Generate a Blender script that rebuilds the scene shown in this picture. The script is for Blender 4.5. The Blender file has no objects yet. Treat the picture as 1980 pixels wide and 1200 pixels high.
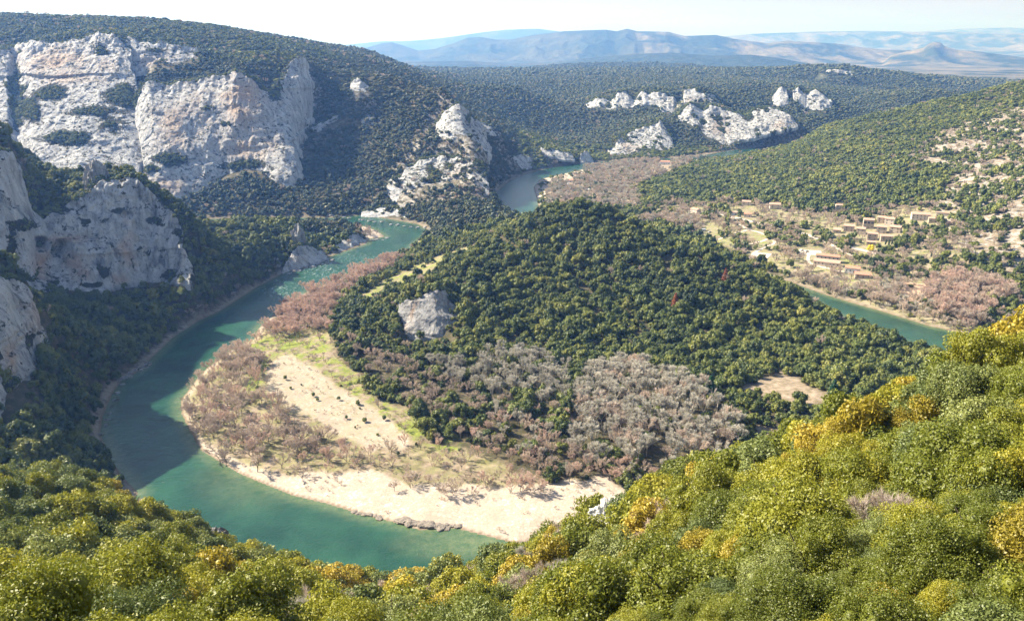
import bpy, math, random
import numpy as np
from mathutils import Vector
random.seed(7)
rng = np.random.default_rng(7)
QUICK = False
# ------------------------------------------------------------------ camera, world, sun, exposure
SC = bpy.context.scene
COL = SC.collection
H = 210.0
F = 1554.0
PITCH = math.atan(510.0 / F)
CP, SP = math.cos(PITCH), math.sin(PITCH)
cd = bpy.data.cameras.new('camera')
cd.sensor_width = 36.0
cd.lens = F / 1980.0 * 36.0
cd.clip_start = 0.5
cd.clip_end = 120000.0
cam = bpy.data.objects.new('camera', cd)
COL.objects.link(cam)
cam.location = (0, 0, H)
cam.rotation_euler = (math.pi / 2 - PITCH, 0, 0)
SC.camera = cam
SUN_AZ = math.radians(-70.0)     # from the view direction (+Y), negative to the left
SUN_EL = math.radians(38.0)
world = bpy.data.worlds.new("World")
SC.world = world
world.use_nodes = True
SC.view_settings.view_transform = 'Standard'
SC.view_settings.look = 'None'
SC.view_settings.exposure = 1.62
SC.view_settings.gamma = 1.0
SC.cycles.max_bounces = 4
SC.cycles.diffuse_bounces = 2
SC.cycles.glossy_bounces = 2
SC.cycles.transmission_bounces = 2
SC.cycles.transparent_max_bounces = 4
SC.cycles.volume_bounces = 0
SC.cycles.use_denoising = True


def build_world():
    nt = world.node_tree
    nt.nodes.clear()
    out = nt.nodes.new('ShaderNodeOutputWorld')
    bg = nt.nodes.new('ShaderNodeBackground')
    sky = nt.nodes.new('ShaderNodeTexSky')
    sky.sky_type = 'NISHITA'
    sky.sun_disc = False
    sky.sun_elevation = SUN_EL
    sky.sun_rotation = SUN_AZ
    sky.altitude = 300
    sky.air_density = 1.2
    sky.dust_density = 2.0
    tc = nt.nodes.new('ShaderNodeTexCoord')
    mp = nt.nodes.new('ShaderNodeMapping')
    mp.inputs['Scale'].default_value = (1.3, 1.3, 14.0)
    mp.inputs['Rotation'].default_value = (0.0, math.radians(3.0), 0.4)
    ns = nt.nodes.new('ShaderNodeTexNoise')
    ns.inputs['Scale'].default_value = 1.7
    ns.inputs['Detail'].default_value = 6.0
    ns.inputs['Roughness'].default_value = 0.55
    ns.inputs['Distortion'].default_value = 0.4
    cr = nt.nodes.new('ShaderNodeValToRGB')
    cr.color_ramp.elements[0].position = 0.36
    cr.color_ramp.elements[0].color = (0.35, 0.35, 0.35, 1)
    cr.color_ramp.elements[1].position = 0.62
    cr.color_ramp.elements[1].color = (0.93, 0.93, 0.93, 1)
    mx = nt.nodes.new('ShaderNodeMix')
    mx.data_type = 'RGBA'
    mx.inputs['B'].default_value = (5.3, 4.75, 4.3, 1)
    L = nt.links.new
    L(tc.outputs['Generated'], mp.inputs['Vector'])
    L(mp.outputs['Vector'], ns.inputs['Vector'])
    L(ns.outputs['Fac'], cr.inputs['Fac'])
    # the cloud veil lies low over the horizon and thins out to clear blue overhead
    sx = nt.nodes.new('ShaderNodeSeparateXYZ')
    L(tc.outputs['Generated'], sx.inputs[0])
    vr = nt.nodes.new('ShaderNodeMapRange')
    vr.inputs['From Min'].default_value = 0.057
    vr.inputs['From Max'].default_value = 0.45
    vr.inputs['To Min'].default_value = 1.0
    vr.inputs['To Max'].default_value = 0.12
    L(sx.outputs['Z'], vr.inputs['Value'])
    ml = nt.nodes.new('ShaderNodeMath')
    ml.operation = 'MULTIPLY'
    L(cr.outputs['Color'], ml.inputs[0])
    L(vr.outputs['Result'], ml.inputs[1])
    L(ml.outputs[0], mx.inputs['Factor'])
    L(sky.outputs['Color'], mx.inputs['A'])
    L(mx.outputs['Result'], bg.inputs['Color'])
    bg.inputs['Strength'].default_value = 0.057
    L(bg.outputs['Background'], out.inputs['Surface'])


build_world()
sd = bpy.data.lights.new('sun', 'SUN')
sd.energy = 4.9
sd.angle = math.radians(0.6)
sd.color = (1.0, 0.945, 0.865)
sun = bpy.data.objects.new('sun', sd)
COL.objects.link(sun)
SUND = Vector((math.sin(SUN_AZ) * math.cos(SUN_EL), math.cos(SUN_AZ) * math.cos(SUN_EL), math.sin(SUN_EL)))
sun.rotation_euler = SUND.to_track_quat('Z', 'Y').to_euler()
sun.location = (0, 0, 900)


# ------------------------------------------------------------------ picture measurements -> world points
def ray(u, v):
    xd = (u - 990.0) / F
    yd = (v - 600.0) / F
    return xd, CP - yd * SP, -(SP + yd * CP)


def P(u, v, t=None, z=None, dz=0.0):
    x, y, w = ray(u, v)
    if t is None:
        t = (z - H) / w
    return (x * t, y * t, H + w * t + dz)


def G2(u, v, z=0.0):
    p = P(u, v, z=z)
    return (p[0], p[1])


def project(x, y, z):
    zc = y * CP + (H - z) * SP
    zc = np.where(zc < 0.5, 0.5, zc)
    yc = (H - z) * CP - y * SP
    return 990 + F * x / zc, 600 + F * yc / zc, zc


# ------------------------------------------------------------------ noise
def _hash(ix, iy, iz, seed):
    h = (ix.astype(np.int64) * 374761393 + iy.astype(np.int64) * 668265263 + iz.astype(np.int64) * 2147483647 + seed * 974634777)
    h = (h ^ (h >> 13)) * 1274126177
    h = h ^ (h >> 16)
    return (h & 0xFFFFFF).astype(np.float64) / float(0xFFFFFF) * 2 - 1


def vnoise(x, y, z=None, seed=0):
    x = np.asarray(x, float); y = np.asarray(y, float)
    fx, fy = np.floor(x), np.floor(y)
    tx, ty = x - fx, y - fy
    tx = tx * tx * tx * (tx * (tx * 6 - 15) + 10)
    ty = ty * ty * ty * (ty * (ty * 6 - 15) + 10)
    if z is None:
        o = np.zeros_like(fx)
        a = _hash(fx, fy, o, seed); b = _hash(fx + 1, fy, o, seed)
        c = _hash(fx, fy + 1, o, seed); d = _hash(fx + 1, fy + 1, o, seed)
        return (a * (1 - tx) + b * tx) * (1 - ty) + (c * (1 - tx) + d * tx) * ty
    z = np.asarray(z, float)
    fz = np.floor(z); tz = z - fz
    tz = tz * tz * (3 - 2 * tz)
    r = []
    for k in (0, 1):
        a = _hash(fx, fy, fz + k, seed); b = _hash(fx + 1, fy, fz + k, seed)
        c = _hash(fx, fy + 1, fz + k, seed); d = _hash(fx + 1, fy + 1, fz + k, seed)
        r.append((a * (1 - tx) + b * tx) * (1 - ty) + (c * (1 - tx) + d * tx) * ty)
    return r[0] * (1 - tz) + r[1] * tz


def fbm(x, y, z=None, octs=5, seed=0, gain=0.5, ridged=False):
    s = 0; a = 1.0; f = 1.0; n = 0
    for k in range(octs):
        v = vnoise(x * f + 17.3 * k, y * f - 9.1 * k, None if z is None else z * f + 3.7 * k, seed + k)
        if ridged:
            v = 1 - 2 * np.abs(v)
        s = s + a * v; n += a; a *= gain; f *= 2.03
    return s / n


def smooth(a, b, x):
    t = np.clip((x - a) / (b - a), 0, 1)
    return t * t * (3 - 2 * t)


def in_poly(x, y, poly):
    x = np.asarray(x); y = np.asarray(y)
    r = np.zeros(x.shape, bool)
    n = len(poly)
    for i in range(n):
        x0, y0 = poly[i]; x1, y1 = poly[(i + 1) % n]
        if y0 == y1:
            continue
        c = ((y0 > y) != (y1 > y)) & (x < (x1 - x0) * (y - y0) / (y1 - y0) + x0)
        r ^= c
    return r


def poly_dist(x, y, poly, closed=True):
    d = np.full(np.shape(x), 1e9)
    n = len(poly)
    for i in range(n if closed else n - 1):
        x0, y0 = poly[i]; x1, y1 = poly[(i + 1) % n]
        dx, dy = x1 - x0, y1 - y0
        t = np.clip(((x - x0) * dx + (y - y0) * dy) / (dx * dx + dy * dy + 1e-9), 0, 1)
        d = np.minimum(d, (x - x0 - t * dx) ** 2 + (y - y0 - t * dy) ** 2)
    return np.sqrt(d)


# ------------------------------------------------------------------ river course (closed outlines at water level)
PX = lambda L: [G2(u, v) for u, v in L]
inner_bank = PX([(830, 450), (805, 468), (785, 490), (755, 500), (700, 522), (650, 542), (600, 560), (560, 585), (525, 612), (500, 635),
                 (492, 655), (455, 672), (430, 690), (400, 712), (375, 740), (350, 775), (352, 800), (367, 830), (390, 870), (423, 890), (460, 913),
                 (500, 930), (567, 957), (633, 973), (700, 993), (767, 1010), (810, 1023), (850, 1020), (883, 1020), (960, 1040), (1000, 1050)]) \
    + [(70, 330), (130, 352), (200, 392), (262, 445), (300, 500)] + PX([(1840, 692), (1800, 680), (1740, 657), (1660, 625), (1600, 600), (1540, 556)]) \
    + [(212, 735), (170, 800), (120, 880), (75, 970)] + PX([(1045, 412), (1040, 392), (1032, 362), (1045, 347), (1130, 327), (1180, 319), (1250, 313)]) + [(420, 1590), (620, 1780), (800, 2200)]
outer_bank = [(400, 1665)] + PX([(1290, 306), (1220, 307), (1180, 311), (1110, 317), (1060, 325), (1020, 335), (985, 350), (962, 370), (958, 388), (980, 408)]) \
    + [(20, 970), (65, 865), (110, 800)] + [(225, 800)] 
outer_bank = [(400, 1665)] + PX([(1290, 306), (1220, 307), (1180, 311), (1110, 317), (1060, 325), (1020, 335), (985, 350), (962, 370), (958, 388), (980, 408)])
# far reach: from upstream round the back of the central hill to the village reach
reach_far = PX([(980, 408), (958, 388), (962, 370), (985, 350), (1020, 335), (1060, 325), (1110, 317), (1180, 311), (1220, 307), (1290, 306)]) + [(400, 1665), (470, 1735), (560, 1800), (700, 1860), (900, 1930), (910, 1880), (710, 1805), (570, 1745), (480, 1680), (420, 1600)] \
    + PX([(1250, 313), (1180, 319), (1130, 327), (1045, 347), (1032, 362), (1040, 392), (1045, 412)]) + [(90, 980), (140, 900), (195, 820), (240, 760)] \
    + PX([(1530, 546), (1600, 571), (1650, 586), (1700, 600), (1800, 631), (1870, 645)]) + [(400, 560), (410, 500), (370, 430), (280, 360), (180, 300), (80, 262), (0, 250)] \
    + [(0, 290), (70, 330), (130, 352), (200, 392), (262, 445), (285, 490)] + PX([(1840, 692), (1800, 680), (1740, 657), (1660, 625), (1600, 600), (1540, 556)]) + [(205, 735), (160, 800), (105, 880), (55, 960), (15, 1010)]
loop_outer = PX([(640, 421), (700, 416), (760, 424), (810, 434), (832, 446)])
loop = loop_outer + PX([(830, 450), (805, 468), (785, 490), (755, 500), (700, 522), (650, 542), (600, 560), (560, 585), (525, 612), (500, 635),
                 (492, 655), (455, 672), (430, 690), (400, 712), (375, 740), (350, 775), (352, 800), (367, 830), (390, 870), (423, 890), (460, 913),
                 (500, 930), (567, 957), (633, 973), (700, 993), (767, 1010), (810, 1023), (850, 1020), (883, 1020), (960, 1040), (1000, 1050)]) \
    + [(70, 330), (0, 250), (-60, 246), (-130, 268), (-185, 305)] \
    + PX([(267, 953), (233, 917), (213, 883), (193, 840), (197, 807), (217, 760), (233, 737), (277, 712), (287, 697), (333, 653), (383, 620), (427, 600),
          (460, 578), (500, 553), (513, 547), (543, 530), (583, 513), (633, 497), (683, 480), (707, 472), (712, 462), (700, 450), (690, 441), (640, 432), (600, 432)]) + [(-330, 985), (-430, 960), (-430, 1010), (-330, 1025)]
spit_far = PX([(700, 437), (716, 441), (735, 451), (745, 457), (725, 461), (706, 462), (696, 450)])
RIVERS = [reach_far, loop]


def river_sd(x, y):
    """signed distance to the banks, negative in the water"""
    ins = np.zeros(np.shape(x), bool)
    d = np.full(np.shape(x), 1e9)
    for p in RIVERS:
        ins |= in_poly(x, y, p)
        d = np.minimum(d, poly_dist(x, y, p))
    sp = in_poly(x, y, spit_far)
    ds = poly_dist(x, y, spit_far)
    s = np.where(ins, -d, d)
    s = np.where(sp, ds, np.where(s < 0, -np.minimum(-s, ds), s))
    return s


# ------------------------------------------------------------------ terrain control points
CT = []


def c(u, v, t=None, z=None, off=0.0):
    p = P(u, v, t=t, z=z)
    CT.append((p[0], p[1], p[2] - off))


def wpt(x, y, z):
    CT.append((x, y, z))


for u, v, z in [(600, 880, 2), (900, 960, 2.2), (1100, 1000, 2.5), (700, 800, 3.5), (550, 720, 3.5), (480, 705, 2.5), (800, 850, 4), (1000, 900, 4), (1200, 900, 5),
                (1400, 850, 7), (1450, 800, 9), (1600, 770, 11), (700, 690, 6), (1000, 715, 7), (1300, 725, 9), (850, 750, 5), (1150, 780, 6),
                (620, 640, 5), (720, 565, 8), (640, 600, 5), (780, 525, 10), (860, 492, 14), (1700, 720, 8), (560, 800, 3), (760, 950, 2),
                (1300, 400, 7), (1250, 345, 4), (1400, 430, 9), (1500, 480, 9), (1600, 520, 8), (1700, 570, 6), (1800, 610, 4), (1900, 600, 5), (1800, 550, 9),
                (1900, 540, 13), (1700, 500, 11), (1600, 450, 12), (1700, 425, 20), (1800, 425, 26), (1850, 500, 20), (1980, 600, 7), (1980, 520, 18),
                (1100, 345, 2.5), (1150, 360, 3), (1200, 385, 4), (1300, 350, 6), (1500, 400, 15), (1600, 400, 20), (1400, 370, 12), (1300, 330, 6), (1250, 330, 3),
                (1400, 480, 6), (1500, 530, 5), (1350, 440, 5)]:
    c(u, v, z=z)
# central hill (canopy line minus trees)
for u, v, t in [(1120, 383, 760), (1080, 392, 775), (1170, 395, 750), (1250, 435, 730), (1350, 476, 705), (1450, 526, 680), (1500, 553, 665), (1550, 600, 640), (1600, 632, 612), (1650, 660, 590), (1700, 686, 567), (1750, 708, 550), (1800, 728, 530),
                (1040, 405, 790), (1000, 425, 800), (960, 415, 900), (920, 430, 900), (900, 560, 620), (1000, 500, 690), (1100, 450, 727), (1100, 550, 660), (1100, 620, 600), (1300, 610, 610),
                (1300, 520, 680), (900, 500, 685), (850, 562, 622), (760, 612, 615), (800, 552, 678), (1500, 658, 590), (1400, 580, 640), (940, 460, 760), (1200, 480, 705),
                (900, 640, 570), (1050, 680, 562), (1200, 660, 580), (1600, 705, 560), (960, 560, 640), (830, 600, 600)]:
    c(u, v, t=t, off=6.5)
# neck and spur
for u, v, t in [(880, 392, 1000), (940, 372, 1080), (945, 300, 1150), (890, 205, 1250), (850, 172, 1285), (750, 150, 1330), (680, 142, 1350), (640, 138, 1380),
                (940, 247, 1400), (1000, 272, 1450), (1060, 289, 1500), (1105, 304, 1520), (620, 300, 1235), (622, 200, 1330), (680, 350, 1150), (700, 250, 1255),
                (780, 280, 1185), (800, 350, 1110), (850, 255, 1200), (760, 200, 1290), (900, 405, 950), (870, 330, 1130), (905, 260, 1210), (920, 340, 1120)]:
    c(u, v, t=t, off=4)
for u, v, z in [(780, 405, 8), (850, 432, 7), (870, 452, 9), (620, 385, 16), (640, 408, 4), (720, 400, 8), (560, 395, 12), (450, 410, 6), (300, 405, 10), (860, 475, 10)]:
    c(u, v, z=z)
wpt(-20, 1350, 20); wpt(60, 1500, 6); wpt(-20, 1250, 14)
# big cliff: foot, shoulder, plateau
for u, v, t in [(562, 368, 1115), (520, 350, 1125), (480, 330, 1140), (440, 345, 1130), (370, 378, 1075), (300, 398, 1040), (180, 390, 1030), (60, 370, 1020), (-60, 370, 1020)]:
    c(u, v, t=t)
for u, v, t in [(300, 165, 1215), (400, 140, 1225), (480, 138, 1225), (560, 140, 1265), (600, 118, 1330), (612, 122, 1360), (340, 165, 1200), (430, 125, 1250), (500, 105, 1330),
                (250, 34, 1600), (0, 33, 1500), (-150, 30, 1500), (100, 32, 1580), (350, 42, 1580), (450, 64, 1500), (550, 98, 1430), (640, 134, 1430), (700, 142, 1450),
                (30, 82, 1300), (200, 62, 1340), (370, 90, 1320), (120, 66, 1330), (290, 74, 1330), (-100, 80, 1300), (460, 100, 1330),
                (40, 190, 1180), (200, 160, 1210), (260, 190, 1170), (0, 200, 1180), (100, 200, 1170), (150, 230, 1150), (-100, 200, 1180)]:
    c(u, v, t=t, off=4)
wpt(-900, 2400, 250); wpt(-400, 2300, 200); wpt(-1500, 1900, 290); wpt(-1300, 1300, 260); wpt(-1100, 900, 230); wpt(0, 2050, 120); wpt(-200, 1800, 150)
for u, v, t in [(30, 572, 518), (70, 592, 514), (0, 566, 512), (-60, 560, 505), (110, 600, 520)]:
    c(u, v, t=t)
# near left cliffs, their foot and the slope to the river
for u, v, t in [(200, 650, 562),
                (100, 850, 409), (30, 850, 380), (120, 760, 436), (280, 620, 612), (150, 640, 548), (250, 600, 615), (130, 600, 575)]:
    c(u, v, t=t)
for u, v, t in [(352, 470, 690), (330, 415, 700), (300, 372, 715), (262, 345, 725), (185, 330, 720), (130, 345, 700), (60, 330, 690), (0, 285, 660), (-60, 250, 660), (100, 380, 665), (60, 420, 620), (0, 370, 625),
                (30, 545, 490), (0, 520, 486), (50, 570, 494), (-60, 480, 486)]:
    c(u, v, t=t, off=3)
wpt(-480, 660, 215); wpt(-470, 580, 215); wpt(-470, 510, 200); wpt(-460, 430, 165); wpt(-430, 360, 145); wpt(-520, 300, 150); wpt(-330, 300, 92); wpt(-600, 800, 170); wpt(-560, 950, 60); wpt(-700, 1000, 60); wpt(-650, 700, 200)
wpt(-480, 150, 160); wpt(-400, 0, 215); wpt(-300, 180, 125); wpt(-420, 900, 20); wpt(-380, 760, 60); wpt(-300, 880, 10)
# peninsula
for u, v, t in [(380, 455, 765), (450, 436, 820), (500, 426, 862), (570, 430, 900), (650, 434, 945), (680, 452, 935), (500, 480, 775), (440, 500, 725), (600, 455, 900), (420, 560, 665), (330, 500, 720)]:
    c(u, v, t=t, off=2)
# near slope
for u, v, t in [(0, 914, 230), (100, 918, 240), (200, 938, 240), (330, 1005, 235), (420, 1044, 230), (480, 1084, 235), (600, 1126, 248), (720, 1160, 246), (850, 1128, 228), (960, 1085, 213),
                (1080, 1032, 195), (1170, 985, 175), (1300, 908, 165), (1500, 866, 150), (1640, 813, 140), (1700, 786, 135), (1780, 742, 125), (1850, 692, 118), (1980, 648, 110), (2080, 625, 105),
                (-80, 900, 230), (0, 1050, 130), (200, 1000, 175), (300, 1100, 110), (150, 1150, 62), (450, 1180, 70), (450, 1112, 135), (700, 1180, 130), (990, 1190, 95), (850, 1172, 165),
                (1100, 1100, 110), (1300, 1000, 112), (1300, 1150, 55), (1500, 1150, 42), (1750, 1150, 36), (1500, 1000, 75), (1750, 950, 68), (1950, 1000, 45), (1980, 800, 75), (1700, 850, 97),
                (900, 1250, 70), (0, 1200, 60), (1500, 1250, 34), (600, 1250, 75)]:
    c(u, v, t=t, off=6)
wpt(0, 0, 206); wpt(-12, 6, 201); wpt(12, 6, 201); wpt(0, 12, 196); wpt(-60, -20, 206); wpt(60, -20, 208); wpt(180, -30, 205); wpt(200, 60, 178); wpt(-160, -20, 190); wpt(-200, 80, 140)
wpt(140, 170, 100); wpt(220, 200, 80); wpt(300, 300, 20); wpt(0, -200, 230); wpt(-300, -200, 230); wpt(300, -200, 230); wpt(450, 250, 60); wpt(500, 0, 150)
# right hillside
for u, v, t in [(1600, 320, 1250), (1800, 300, 1150), (1500, 300, 1400), (1700, 250, 1400), (1900, 200, 1400), (1900, 350, 980), (1980, 155, 1450), (1800, 192, 1550), (1600, 240, 1650),
                (1450, 284, 1650), (1380, 305, 1600), (1980, 300, 1050), (1980, 450, 790), (1700, 360, 1050), (2100, 130, 1400), (2100, 300, 950), (2100, 480, 720), (1850, 420, 880), (1950, 400, 860), (1700, 190 + 26, 1600)]:
    c(u, v, t=t, off=4)
for u, t, z in [(1980, 2100, 80), (1800, 2050, 60), (1600, 2000, 20), (1450, 1950, 5), (1350, 1750, 2), (1700, 2300, 20), (1500, 2200, 8), (1900, 2600, 20)]:
    x = (u - 990) / F * t
    wpt(x, (t - 60) / CP, z)
wpt(1100, 1400, 190); wpt(1000, 900, 130); wpt(800, 600, 90); wpt(560, 420, 45); wpt(1400, 1800, 180)


def upt(u, v, t, off=4):
    c(u, v, t=t, off=off)


# far bank of the upper reach and the plateau
for u, v, t in [(1100, 262, 1800), (1000, 235, 1800), (1200, 262, 1760), (1000, 182, 2300), (900, 155, 2450), (1100, 152, 2700), (1250, 165, 2450), (900, 136, 3500), (1200, 132, 3800), (1400, 145, 3000),
                (800, 140, 2900), (700, 137, 3300), (1330, 172, 2200), (1440, 172, 2150), (1500, 160, 2400), (950, 200, 2100), (1100, 200, 2150), (1300, 290, 1640), (1200, 300, 1600), (1120, 300, 1600),
                (1150, 240, 1880), (1330, 272, 1700), (1450, 276, 1700), (1540, 262, 1730), (1230, 170, 2100), (1560, 225, 1950), (1620, 222, 2000)]:
    upt(u, v, t)

# every cliff also tells the ground where its foot and its shoulder are
CLIFFS = []


def add_cliff(*a, **k):
    CLIFFS.append((a, k))


add_cliff('cliff', [(262, 205, 1155, 285, 392, 1045), (285, 158, 1168, 325, 390, 1055), (330, 162, 1172, 360, 378, 1075), (380, 155, 1177, 395, 364, 1092), (430, 146, 1183, 435, 345, 1108),
                (460, 139, 1185, 470, 330, 1118), (490, 155, 1185, 495, 331, 1118), (520, 178, 1188, 520, 342, 1110), (545, 155, 1212, 545, 355, 1104), (578, 110, 1270, 562, 370, 1100),
                (598, 118, 1310, 575, 345, 1135), (617, 130, 1370, 600, 285, 1225)],
      veg=[(330, 308, 34, 12, .9), (283, 325, 18, 9, .9), (470, 320, 50, 10, .9), (430, 238, 14, 5, .6), (535, 175, 14, 20, .9), (400, 210, 20, 5, .5)],
      warm=[(470, 190, 42, 60, 1), (480, 285, 60, 25, .8), (345, 245, 40, 40, .8), (330, 360, 60, 18, .6), (390, 215, 30, 40, .5)], seed=11)
add_cliff('cliff', [(-60, 100, 1240, -60, 345, 1040), (15, 100, 1245, 18, 345, 1040), (28, 92, 1275, 32, 345, 1060), (60, 80, 1250, 60, 340, 1050), (100, 82, 1250, 100, 340, 1050), (160, 78, 1255, 150, 340, 1050),
                (190, 62, 1268, 190, 345, 1055), (235, 68, 1263, 240, 360, 1055), (262, 95, 1250, 275, 390, 1050)],
      veg=[(95, 180, 40, 15, 1), (234, 182, 30, 24, 1), (130, 265, 52, 13, 1), (32, 190, 9, 62, 1), (215, 240, 30, 20, .45), (55, 210, 25, 25, .9), (180, 215, 60, 10, .8), (200, 98, 18, 10, .8)],
      warm=[(110, 120, 60, 25, .8), (130, 150, 60, 14, .7), (210, 125, 30, 12, .5)], seed=23)
add_cliff('cliff', [(225, 72, 1262, 232, 150, 1222), (290, 78, 1264, 290, 137, 1228), (330, 88, 1268, 330, 126, 1240), (382, 95, 1280, 386, 110, 1268)], seed=37, warm=[(290, 118, 40, 12, .6)], veg=[(300, 98, 18, 4, .7)], back=30)
add_cliff('cliff', [(-60, 290, 600, -60, 575, 563), (0, 280, 605, 0, 575, 573), (22, 288, 612, 25, 562, 588), (42, 335, 622, 55, 554, 598), (62, 405, 626, 70, 562, 604), (85, 425, 632, 95, 562, 610),
                (140, 398, 645, 130, 557, 618), (185, 366, 660, 165, 562, 626), (212, 345, 668, 200, 570, 630), (265, 348, 672, 250, 560, 648), (300, 378, 672, 290, 547, 658), (332, 412, 667, 330, 550, 653),
                (352, 443, 662, 350, 547, 648), (360, 480, 662, 374, 545, 648)],
      caves=[(80, 473, 15, 13, 16), (121, 483, 17, 17, 17), (100, 520, 40, 30, 9), (70, 518, 5, 5, 6), (130, 405, 24, 10, 6), (245, 415, 12, 7, 5), (345, 455, 6, 12, 4)],
      veg=[(125, 412, 16, 8, .9), (40, 433, 34, 12, 1), (175, 430, 8, 7, .8), (197, 525, 12, 12, .9), (345, 455, 9, 14, .9), (310, 430, 22, 8, .7), (330, 530, 22, 8, .8), (15, 470, 16, 30, .9), (170, 545, 30, 6, .7), (236, 410, 14, 6, .7)],
      warm=[(80, 520, 24, 40, 1), (150, 515, 22, 30, .9), (250, 480, 14, 34, .8), (245, 425, 10, 8, .7), (130, 462, 50, 8, .7), (225, 540, 20, 12, .7)], seed=41, back=36)
add_cliff('cliff', [(-60, 505, 436, -60, 840, 375), (0, 533, 443, 0, 818, 393), (25, 540, 456, 30, 795, 405), (48, 560, 462, 62, 765, 422), (62, 600, 466, 80, 745, 435), (74, 640, 468, 90, 695, 454)],
      veg=[(25, 745, 18, 22, 1), (60, 660, 8, 22, .7), (5, 690, 8, 10, .6)], warm=[(25, 690, 12, 30, .9), (60, 600, 14, 30, .5)], seed=55, back=24)
# the spur and its outcrops
add_cliff('cliff', [(842, 240, 1232, 848, 262, 1190), (862, 212, 1242, 862, 265, 1180), (880, 200, 1247, 880, 268, 1172), (891, 199, 1250, 900, 285, 1160), (906, 222, 1290, 915, 302, 1148), (930, 243, 1330, 935, 308, 1165), (943, 268, 1360, 944, 306, 1190)], seed=61, back=22, vegd=.6,
      veg=[(905, 230, 10, 12, .8)])
add_cliff('cliff', [(785, 322, 1140, 772, 352, 1108), (815, 309, 1150, 800, 372, 1083), (850, 305, 1155, 845, 355, 1105), (882, 302, 1150, 880, 348, 1108), (915, 312, 1140, 920, 352, 1093), (940, 330, 1128, 949, 384, 1078)], seed=67, back=22,
      veg=[(840, 340, 14, 20, .9), (905, 355, 22, 8, .8), (865, 320, 10, 8, .6)], warm=[(890, 340, 30, 20, .5)])
add_cliff('cliff', [(752, 345, 1120, 748, 374, 1092), (766, 340, 1122, 765, 392, 1070), (782, 352, 1115, 780, 402, 1058)], seed=69, back=18)
add_cliff('cliff', [(678, 162, 1318, 675, 184, 1290), (692, 150, 1322, 695, 186, 1288), (714, 166, 1318, 716, 182, 1300)], seed=71, back=18)
add_cliff('cliff', [(600, 248, 1252, 600, 258, 1242), (640, 228, 1268, 635, 246, 1250), (680, 210, 1282, 680, 236, 1255), (724, 226, 1274, 722, 242, 1255)], seed=73, back=18)
add_cliff('cliff', [(920, 234, 1395, 920, 246, 1375), (945, 240, 1405, 945, 258, 1380), (968, 252, 1420, 967, 262, 1405)], seed=75, back=18)
add_cliff('cliff', [(983, 303, 1440, 985, 336, 1402), (1005, 298, 1452, 1010, 331, 1418), (1028, 305, 1465, 1028, 326, 1440)], seed=77, back=18)
add_cliff('cliff', [(1045, 284, 1500, 1048, 299, 1478), (1080, 290, 1508, 1085, 309, 1488), (1106, 298, 1520, 1112, 311, 1504)], seed=79, back=18)
add_cliff('cliff', [(1122, 294, 1530, 1121, 314, 1522), (1134, 291, 1534, 1136, 316, 1522), (1146, 305, 1540, 1147, 315, 1532)], seed=81, back=15)
# walls above the far reach
add_cliff('cliff', [(1133, 201, 1975, 1135, 208, 1960), (1160, 187, 1970, 1160, 206, 1945), (1180, 194, 1970, 1180, 212, 1940), (1195, 175, 1975, 1195, 207, 1940), (1212, 178, 1975, 1215, 214, 1935), (1226, 193, 1970, 1226, 204, 1945),
                (1240, 175, 1975, 1236, 202, 1940), (1256, 181, 1970, 1260, 207, 1935), (1270, 179, 1970, 1275, 210, 1930), (1300, 185, 1965, 1293, 225, 1915), (1322, 210, 1950, 1313, 226, 1915)], seed=83, back=40, amp=1.3)
add_cliff('cliff', [(1322, 172, 1940, 1322, 197, 1905), (1350, 171, 1942, 1350, 200, 1905), (1382, 184, 1940, 1380, 204, 1905)], seed=85, back=30, warm=[(1350, 195, 20, 5, .8)])
add_cliff('cliff', [(1312, 222, 1800, 1314, 234, 1785), (1335, 198, 1815, 1340, 243, 1765), (1360, 214, 1810, 1360, 263, 1745), (1374, 202, 1815, 1385, 274, 1735), (1400, 211, 1812, 1402, 282, 1730), (1432, 221, 1805, 1430, 272, 1735),
                (1447, 224, 1805, 1447, 268, 1740), (1466, 209, 1812, 1462, 266, 1745), (1492, 209, 1812, 1492, 259, 1748), (1516, 215, 1808, 1520, 251, 1755), (1545, 238, 1790, 1544, 245, 1775)], seed=87, back=40, amp=1.2,
      veg=[(1445, 222, 10, 12, .9), (1350, 252, 10, 12, .6)], warm=[(1390, 245, 15, 20, .6), (1510, 240, 12, 10, .5)])
add_cliff('cliff', [(1492, 188, 2060, 1495, 202, 2040), (1507, 168, 2070, 1508, 204, 2030), (1520, 172, 2070, 1526, 202, 2035)], seed=89, back=25)
add_cliff('cliff', [(1533, 172, 2070, 1534, 192, 2045), (1545, 167, 2072, 1548, 200, 2035), (1560, 182, 2065, 1558, 221, 2010), (1574, 175, 2068, 1572, 213, 2020), (1592, 180, 2065, 1592, 214, 2020), (1608, 198, 2055, 1607, 213, 2035)], seed=91, back=30, amp=1.2)
add_cliff('cliff', [(1568, 152, 3030, 1570, 156, 3010), (1590, 135, 3050, 1592, 156, 3000), (1625, 133, 3050, 1625, 159, 2995), (1645, 136, 3050, 1650, 159, 2995), (1662, 150, 3035, 1662, 161, 3010)], seed=93, back=60, warm=[(1615, 150, 15, 8, .9)])
add_cliff('cliff', [(1675, 196, 2400, 1677, 200, 2390), (1700, 186, 2410, 1700, 197, 2385), (1725, 180, 2412, 1725, 199, 2380), (1760, 178, 2412, 1757, 198, 2380), (1785, 183, 2405, 1784, 192, 2390)], seed=95, back=40)
add_cliff('cliff', [(1764, 148, 3040, 1767, 160, 3005), (1783, 150, 3040, 1788, 168, 2990), (1797, 164, 3020, 1798, 170, 3000)], seed=97, back=50)
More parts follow.
